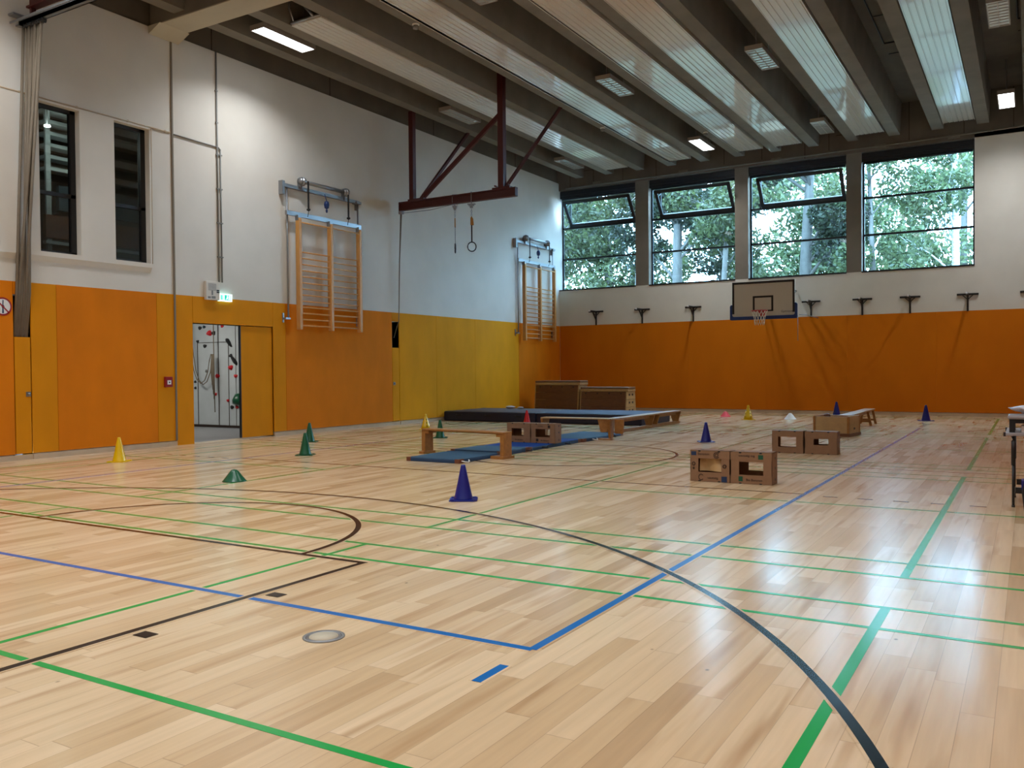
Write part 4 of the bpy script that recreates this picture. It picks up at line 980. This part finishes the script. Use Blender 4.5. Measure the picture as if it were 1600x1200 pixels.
# ------------------------------------------------------------------ cones
def cone(kind, m_, x, y, lb, grp, s=1., rz=.54, z=0):
    r = empty('training_cone' if kind != 'dome' else 'marker_dome', (x, y, z), rz, lb, 'cone', grp); r.scale = (s, s, s)
    if kind == 'tall':
        m = MB(); m.prism([(.155*q*math.copysign(1, a) if False else 0, 0) for q, a in ()] or [(-.15, -.12), (-.12, -.15), (.12, -.15), (.15, -.12), (.15, .12), (.12, .15), (-.12, .15), (-.15, .12)], 0, .012, 'z'); m.build('base_plate', m_, r)
        m = MB()
        for sx in (-1, 1):
            for sy in (-1, 1): m.box(sx*.115-.02, sx*.115+.02, sy*.115-.02, sy*.115+.02, .012, .018)
        m.build('base_stud', m_, r)
        m = MB(); m.lathe([(.105, .010), (.100, .02), (.062, .19), (.026, .365), (.022, .378), (.013, .380), (.011, .35)], None, 32); m.build('cone_body', m_, r)
    elif kind == 'knob':
        m = MB(); m.prism([(-.14, -.14), (.14, -.14), (.14, .14), (-.14, .14)], 0, .015, 'z'); m.build('base_plate', m_, r)
        m = MB(); m.lathe([(.115, .015), (.098, .10), (.088, .105), (.070, .20), (.060, .205), (.046, .28), (.036, .285), (.032, .33), (.026, .36), (.0, .375)], None, 28); m.build('cone_body', m_, r)
        m = MB()
        for hz, rr in ((.08, .104), (.16, .08), (.24, .056)):
            for q in range(4):
                a = q*PI/2+.4; p = (rr*math.cos(a), rr*math.sin(a), hz); p2 = ((rr+.004)*math.cos(a), (rr+.004)*math.sin(a), hz); m.tube([p, p2], .012, n=8)
        m.build('peg_hole', M_black, r)
    else:
        m = MB(); m.lathe([(.15, 0), (.155, .005), (.148, .012), (.10, .07), (.06, .125), (.035, .150), (.012, .158), (.010, .150)], None, 36); m.build('dome_body', m_, r)
    return r
gt = 'tall training cones'; gd_ = 'low marker domes'
cone('tall', M_blue, -5.34, 7.86, 'tall blue cone in the middle of the floor, nearest the camera', gt, 1.02)
cone('tall', M_blue, -5.36, 16.2, 'tall blue cone behind the nearest cardboard box pair', gt, 1.0)
cone('tall', M_blue, -2.33, 24.75, 'tall blue cone in front of the end wall at the right', gt, 1.08)
cone('tall', M_blue, -4.80, 26.2, 'tall blue cone partly hidden behind the right long bench', gt, 1.1)
cone('tall', M_yel, -12.62, 8.72, 'tall yellow cone by the left wall near the fire alarm', gt, 1.03)
cone('tall', M_grn, -10.62, 10.85, 'tall green cone, front one of the overlapping green pair', gt, 1.0)
cone('tall', M_grn, -12.55, 12.95, 'tall green cone, rear one of the overlapping green pair', gt, 1.02)
cone('tall', M_grn, -10.7, 14.9, 'tall green cone behind the left leg of the low bench', gt, 1.0)
cone('tall', M_redp, -11.35, 19.7, 'red cone in front of the crash mats behind the cardboard boxes', gt, .95)
cone('knob', M_yel, -12.6, 16.95, 'yellow stepped cone with peg holes near the yellow left wall', gt, 1.0)
cone('knob', M_yel, -6.62, 23.6, 'yellow stepped cone with peg holes below the basketball hoop', gt, 1.08)
cone('dome', M_grn, -8.92, 7.82, 'low dark green marker dome on the floor at the left', gd_, 1.0)
cone('dome', M_pink, -7.62, 24.8, 'low pink marker dome with rim near the end wall', gd_, 1.0)
cone('dome', M_wht, -5.65, 24.25, 'low white marker dome near the end wall', gd_, 1.05)

# ------------------------------------------------------------------ folding table at the right edge
r = empty('folding_table', (.32, 10.38, 0), 0, 'folding table with grey top and black legs cut by the right edge of the photo', 'table')
m = MB(); m.box(-.54, .62, -.42, .42, .715, .745); m.build('table_top', M_tabl, r, bevel=.006)
m = MB()
for sx in (-1, 1):
    for sy in (-1, 1): m.box(sx*.58-.01 if sx > 0 else -.555, sx*.58+.05 if sx > 0 else -.535, sy*.40-.02, sy*.40+.02, .71, .75)
m.build('corner_cap', M_black, r)
for x in (-.47, .5):
    for y in (-.38, .36):
        m = MB(); m.tube([(x, y*.9, .70), (x, y*.98, .66), (x, y, .42)], .018, n=10); m.tube([(x, y, .44), (x, y, .015)], .012, n=10); m.lathe([(.016, 0), (.016, .02)], None, 10, (x, y, 0)); m.build('leg', M_black, r)
    m = MB(); m.beam((x, -.38, .10), (x, .36, .10), .02, .035); m.beam((x, -.36, .60), (x, .34, .60), .02, .02); m.build('stretcher', M_black, r)
m = MB()
for y in (-.38, .36): m.box(-.45, .5, y-.01, y+.01, .14, .20)
m.build('cross_bar', M_black, r)
r = empty('storage_stool', (.18, 10.22, .747), 0, 'dark crate with a grey rounded lid standing on the folding table', 'crate')
m = MB(); m.box(-.38, .38, -.2, .2, .13, .17); m.build('lid', M_tabl, r, bevel=.015)
m = MB()
for sx in (-1, 1):
    for sy in (-1, 1): m.box(sx*.34-.025, sx*.34+.025, sy*.17-.02, sy*.17+.02, 0, .13)
m.box(-.34, .34, -.18, -.16, .09, .13); m.box(-.34, .34, .16, .18, .09, .13); m.box(-.35, -.33, -.17, .17, .09, .13); m.build('frame', M_strap, r)
r = empty('white_carton', (.16, 10.2, .747), 0, 'small white carton tucked under the dark crate on the table', 'carton')
m = MB(); m.box(-.24, .24, -.12, .12, 0, .065); m.build('carton_body', M_wht, r)
m = MB(); m.box(-.24, .24, -.005, .005, .065, .067); m.build('carton_seam', M_grey, r)
m = MB(); n = 20; vs = []; fs = []
for i in range(9):
    for j in range(n):
        a = 2*PI*j/n; v = i/8; f_ = (math.sin(PI*min(.97, v*.9+.1)))**.6
        rr = f_*(1+.13*math.sin(4*a+i)+.08*math.sin(9*a+2*i)); ex = 1+.55*max(0, -math.cos(a))**6*math.exp(-((v-.55)/.2)**2)
        vs.append((.20*rr*math.cos(a)*ex, .15*rr*math.sin(a), .11*v+.006*math.sin(7*a)))
for i in range(8):
    for j in range(n): fs.append((i*n+j, i*n+(j+1) % n, (i+1)*n+(j+1) % n, (i+1)*n+j))
fs.append(tuple(range(n))[::-1]); fs.append(tuple(range(8*n, 9*n))); m.faces(vs, fs, None, True)
o = m.build('plastic_bag', M_bag, loc=(.09, 10.22, .924)); tag(o, 'crumpled translucent plastic bag lying on top of the grey crate lid', 'plastic bag')
r = empty('trolley_case', (.22, 9.28, 0), 0, 'tall black case at the right edge in front of the table', 'case')
m = MB(); m.prism([(-.27, .06), (-.29, .25), (-.25, .50), (-.22, .63), (.2, .65), (.24, .06)], -.14, .14, 'y'); m.build('case_body', M_strap, r, bevel=.03)
m = MB(); m.box(-.293, -.27, -.1, .1, .28, .36); m.build('blue_strip', M_blue, r)
for sy in (-.1, .1):
    m = MB(); m.tube([(-.2, sy-.02, .05), (-.2, sy+.02, .05)], .05, n=18); m.build('wheel', M_black, r)
m = MB(); m.tube([(-.1, -.08, .64), (-.1, -.08, .70), (.1, -.08, .70), (.1, -.08, .64)], .012, n=8); m.build('carry_handle', M_black, r)

# ------------------------------------------------------------------ outside: bank, trees
b = MB(); b.faces([(-60, 27.9, 1.5), (30, 27.9, 1.5), (30, 36, 3.2), (-60, 36, 3.2), (30, 90, 4.6), (-60, 90, 4.6)], [(0, 1, 2, 3), (3, 2, 4, 5)])
b.build('ground', M_soil, kind=S)
def leaves(b, cx, cy, cz, rx, ry, rz_, n, sz, rng):
    vs = []; fs = []
    for _ in range(n):
        while True:
            u, v, w_ = rng.uniform(-1, 1), rng.uniform(-1, 1), rng.uniform(-1, 1)
            d = u*u+v*v+w_*w_
            if d < 1 and d > rng.random()*.6: break
        p = Vector((cx+u*rx, cy+v*ry, cz+w_*rz_)); s_ = sz*rng.uniform(.4, .95)
        a = Vector((rng.uniform(-1, 1), rng.uniform(-1, 1), rng.uniform(-1, 1))).normalized(); c = a.orthogonal().normalized(); 
        c = (c*math.cos(rng.random()*6)+a.cross(c)*math.sin(rng.random()*6)).normalized(); e = a.cross(c)
        k = len(vs); vs += [p-c*s_, p-e*s_*.45, p+c*s_, p+e*s_*.45]; fs.append((k, k+1, k+2, k+3))
    b.faces(vs, fs)
def tree(x, y, z0, h, lean, blobs, lm, tm, tr, lb, seed, nl=900, sz=.16):
    rng = random.Random(seed); r = empty('tree', (x, y, z0), 0, lb, 'tree', 'trees outside the high windows')
    m = MB(); m.tube([(0, 0, 0), (lean*.3, 0, h*.35), (lean*.6, .1, h*.7), (lean, .1, h)], tr, None, 12, r2=tr*.45); m.build('trunk', tm, r)
    m = MB()
    for k, (bx, by, bz, br) in enumerate(blobs):
        z1 = max(.5, bz-br*1.2); f_ = min(.95, z1/h); m.tube([(lean*f_, 0, z1), (lean*f_+(bx-lean*f_)*.5, by*.5, z1+(bz-z1)*.65), (bx, by, bz+.2)], tr*.32, None, 7, r2=tr*.08)
        for q in range(3):
            a = rng.uniform(0, 6.28); m.tube([(bx*.7+lean*f_*.3, by*.7, z1+(bz-z1)*.75), (bx+br*.8*math.cos(a), by+br*.5*math.sin(a), bz+rng.uniform(-.4, .8)*br)], tr*.12, None, 6, r2=tr*.04)
    m.build('branches', tm, r)
    m = MB()
    for bx, by, bz, br in blobs: leaves(m, bx, by, bz, br, br, br*.75, int(nl*br*br*.75), sz, rng)
    m.build('foliage', lm, r)
def blobs(rng, n, w_, z0, z1, r0, r1): return [(rng.uniform(-w_, w_), rng.uniform(-1.2, 1.2), rng.uniform(z0, z1), rng.uniform(r0, r1)) for _ in range(n)]
R_ = random.Random(3)
tree(-18.6, 35.5, 3.1, 8.5, -.6, blobs(R_, 10, 2.2, .8, 8, .9, 1.5), M_leafa, M_bark, .16, 'leafy tree outside the leftmost high window', 11)
tree(-16.3, 39, 3.3, 9, .5, blobs(R_, 8, 2.4, 3.0, 8.5, .9, 1.5), M_leafb, M_bark, .2, 'dark tree between the first and second high window', 12)
tree(-13.9, 38, 3.3, 10, .1, blobs(R_, 10, 2.2, 1.5, 8.5, .9, 1.4), M_leafb, M_bark, .26, 'tree with a thick straight trunk outside the second high window', 13)
tree(-11.2, 36, 3.2, 9, .6, blobs(R_, 8, 1.9, 2.2, 7.5, .8, 1.3), M_leafa, M_bark, .13, 'slender leafy tree at the pier between second and third window', 14)
tree(-8.3, 38, 3.3, 9.5, .5, blobs(R_, 11, 2.4, 2.2, 8.5, .9, 1.4), M_leafb, M_bark, .28, 'branching dark tree outside the third high window', 15)
tree(-5.3, 37, 3.3, 8.5, -.4, blobs(R_, 7, 1.8, 1.0, 7.5, .8, 1.3), M_leafc, M_bark, .12, 'pale leafy tree at the left of the rightmost window', 16)
tree(-2.45, 37.5, 3.3, 10, -.15, blobs(R_, 9, 1.9, 1.0, 8, .8, 1.3), M_leafc, M_birch, .15, 'white barked birch outside the rightmost high window', 17)
tree(-22, 48, 4, 12, .4, blobs(R_, 12, 4, 1, 10, 1.6, 2.4), M_leafa, M_bark, .25, 'broad tree in the background behind the first high window', 21, 420, .24)
tree(-16, 52, 4, 13, -.4, blobs(R_, 12, 4, 1, 11, 1.6, 2.4), M_leafb, M_bark, .25, 'broad tree in the background behind the second high window', 22, 420, .24)
tree(-9.5, 50, 4, 12, .4, blobs(R_, 10, 3.6, 1, 10, 1.5, 2.2), M_leafc, M_bark, .25, 'broad pale tree in the background behind the third high window', 23, 380, .24)
tree(-3, 50, 4, 11, .2, blobs(R_, 8, 3.4, 1, 10, 1.3, 2.0), M_leafc, M_bark, .2, 'broad pale tree in the background behind the fourth high window', 24, 340, .24)
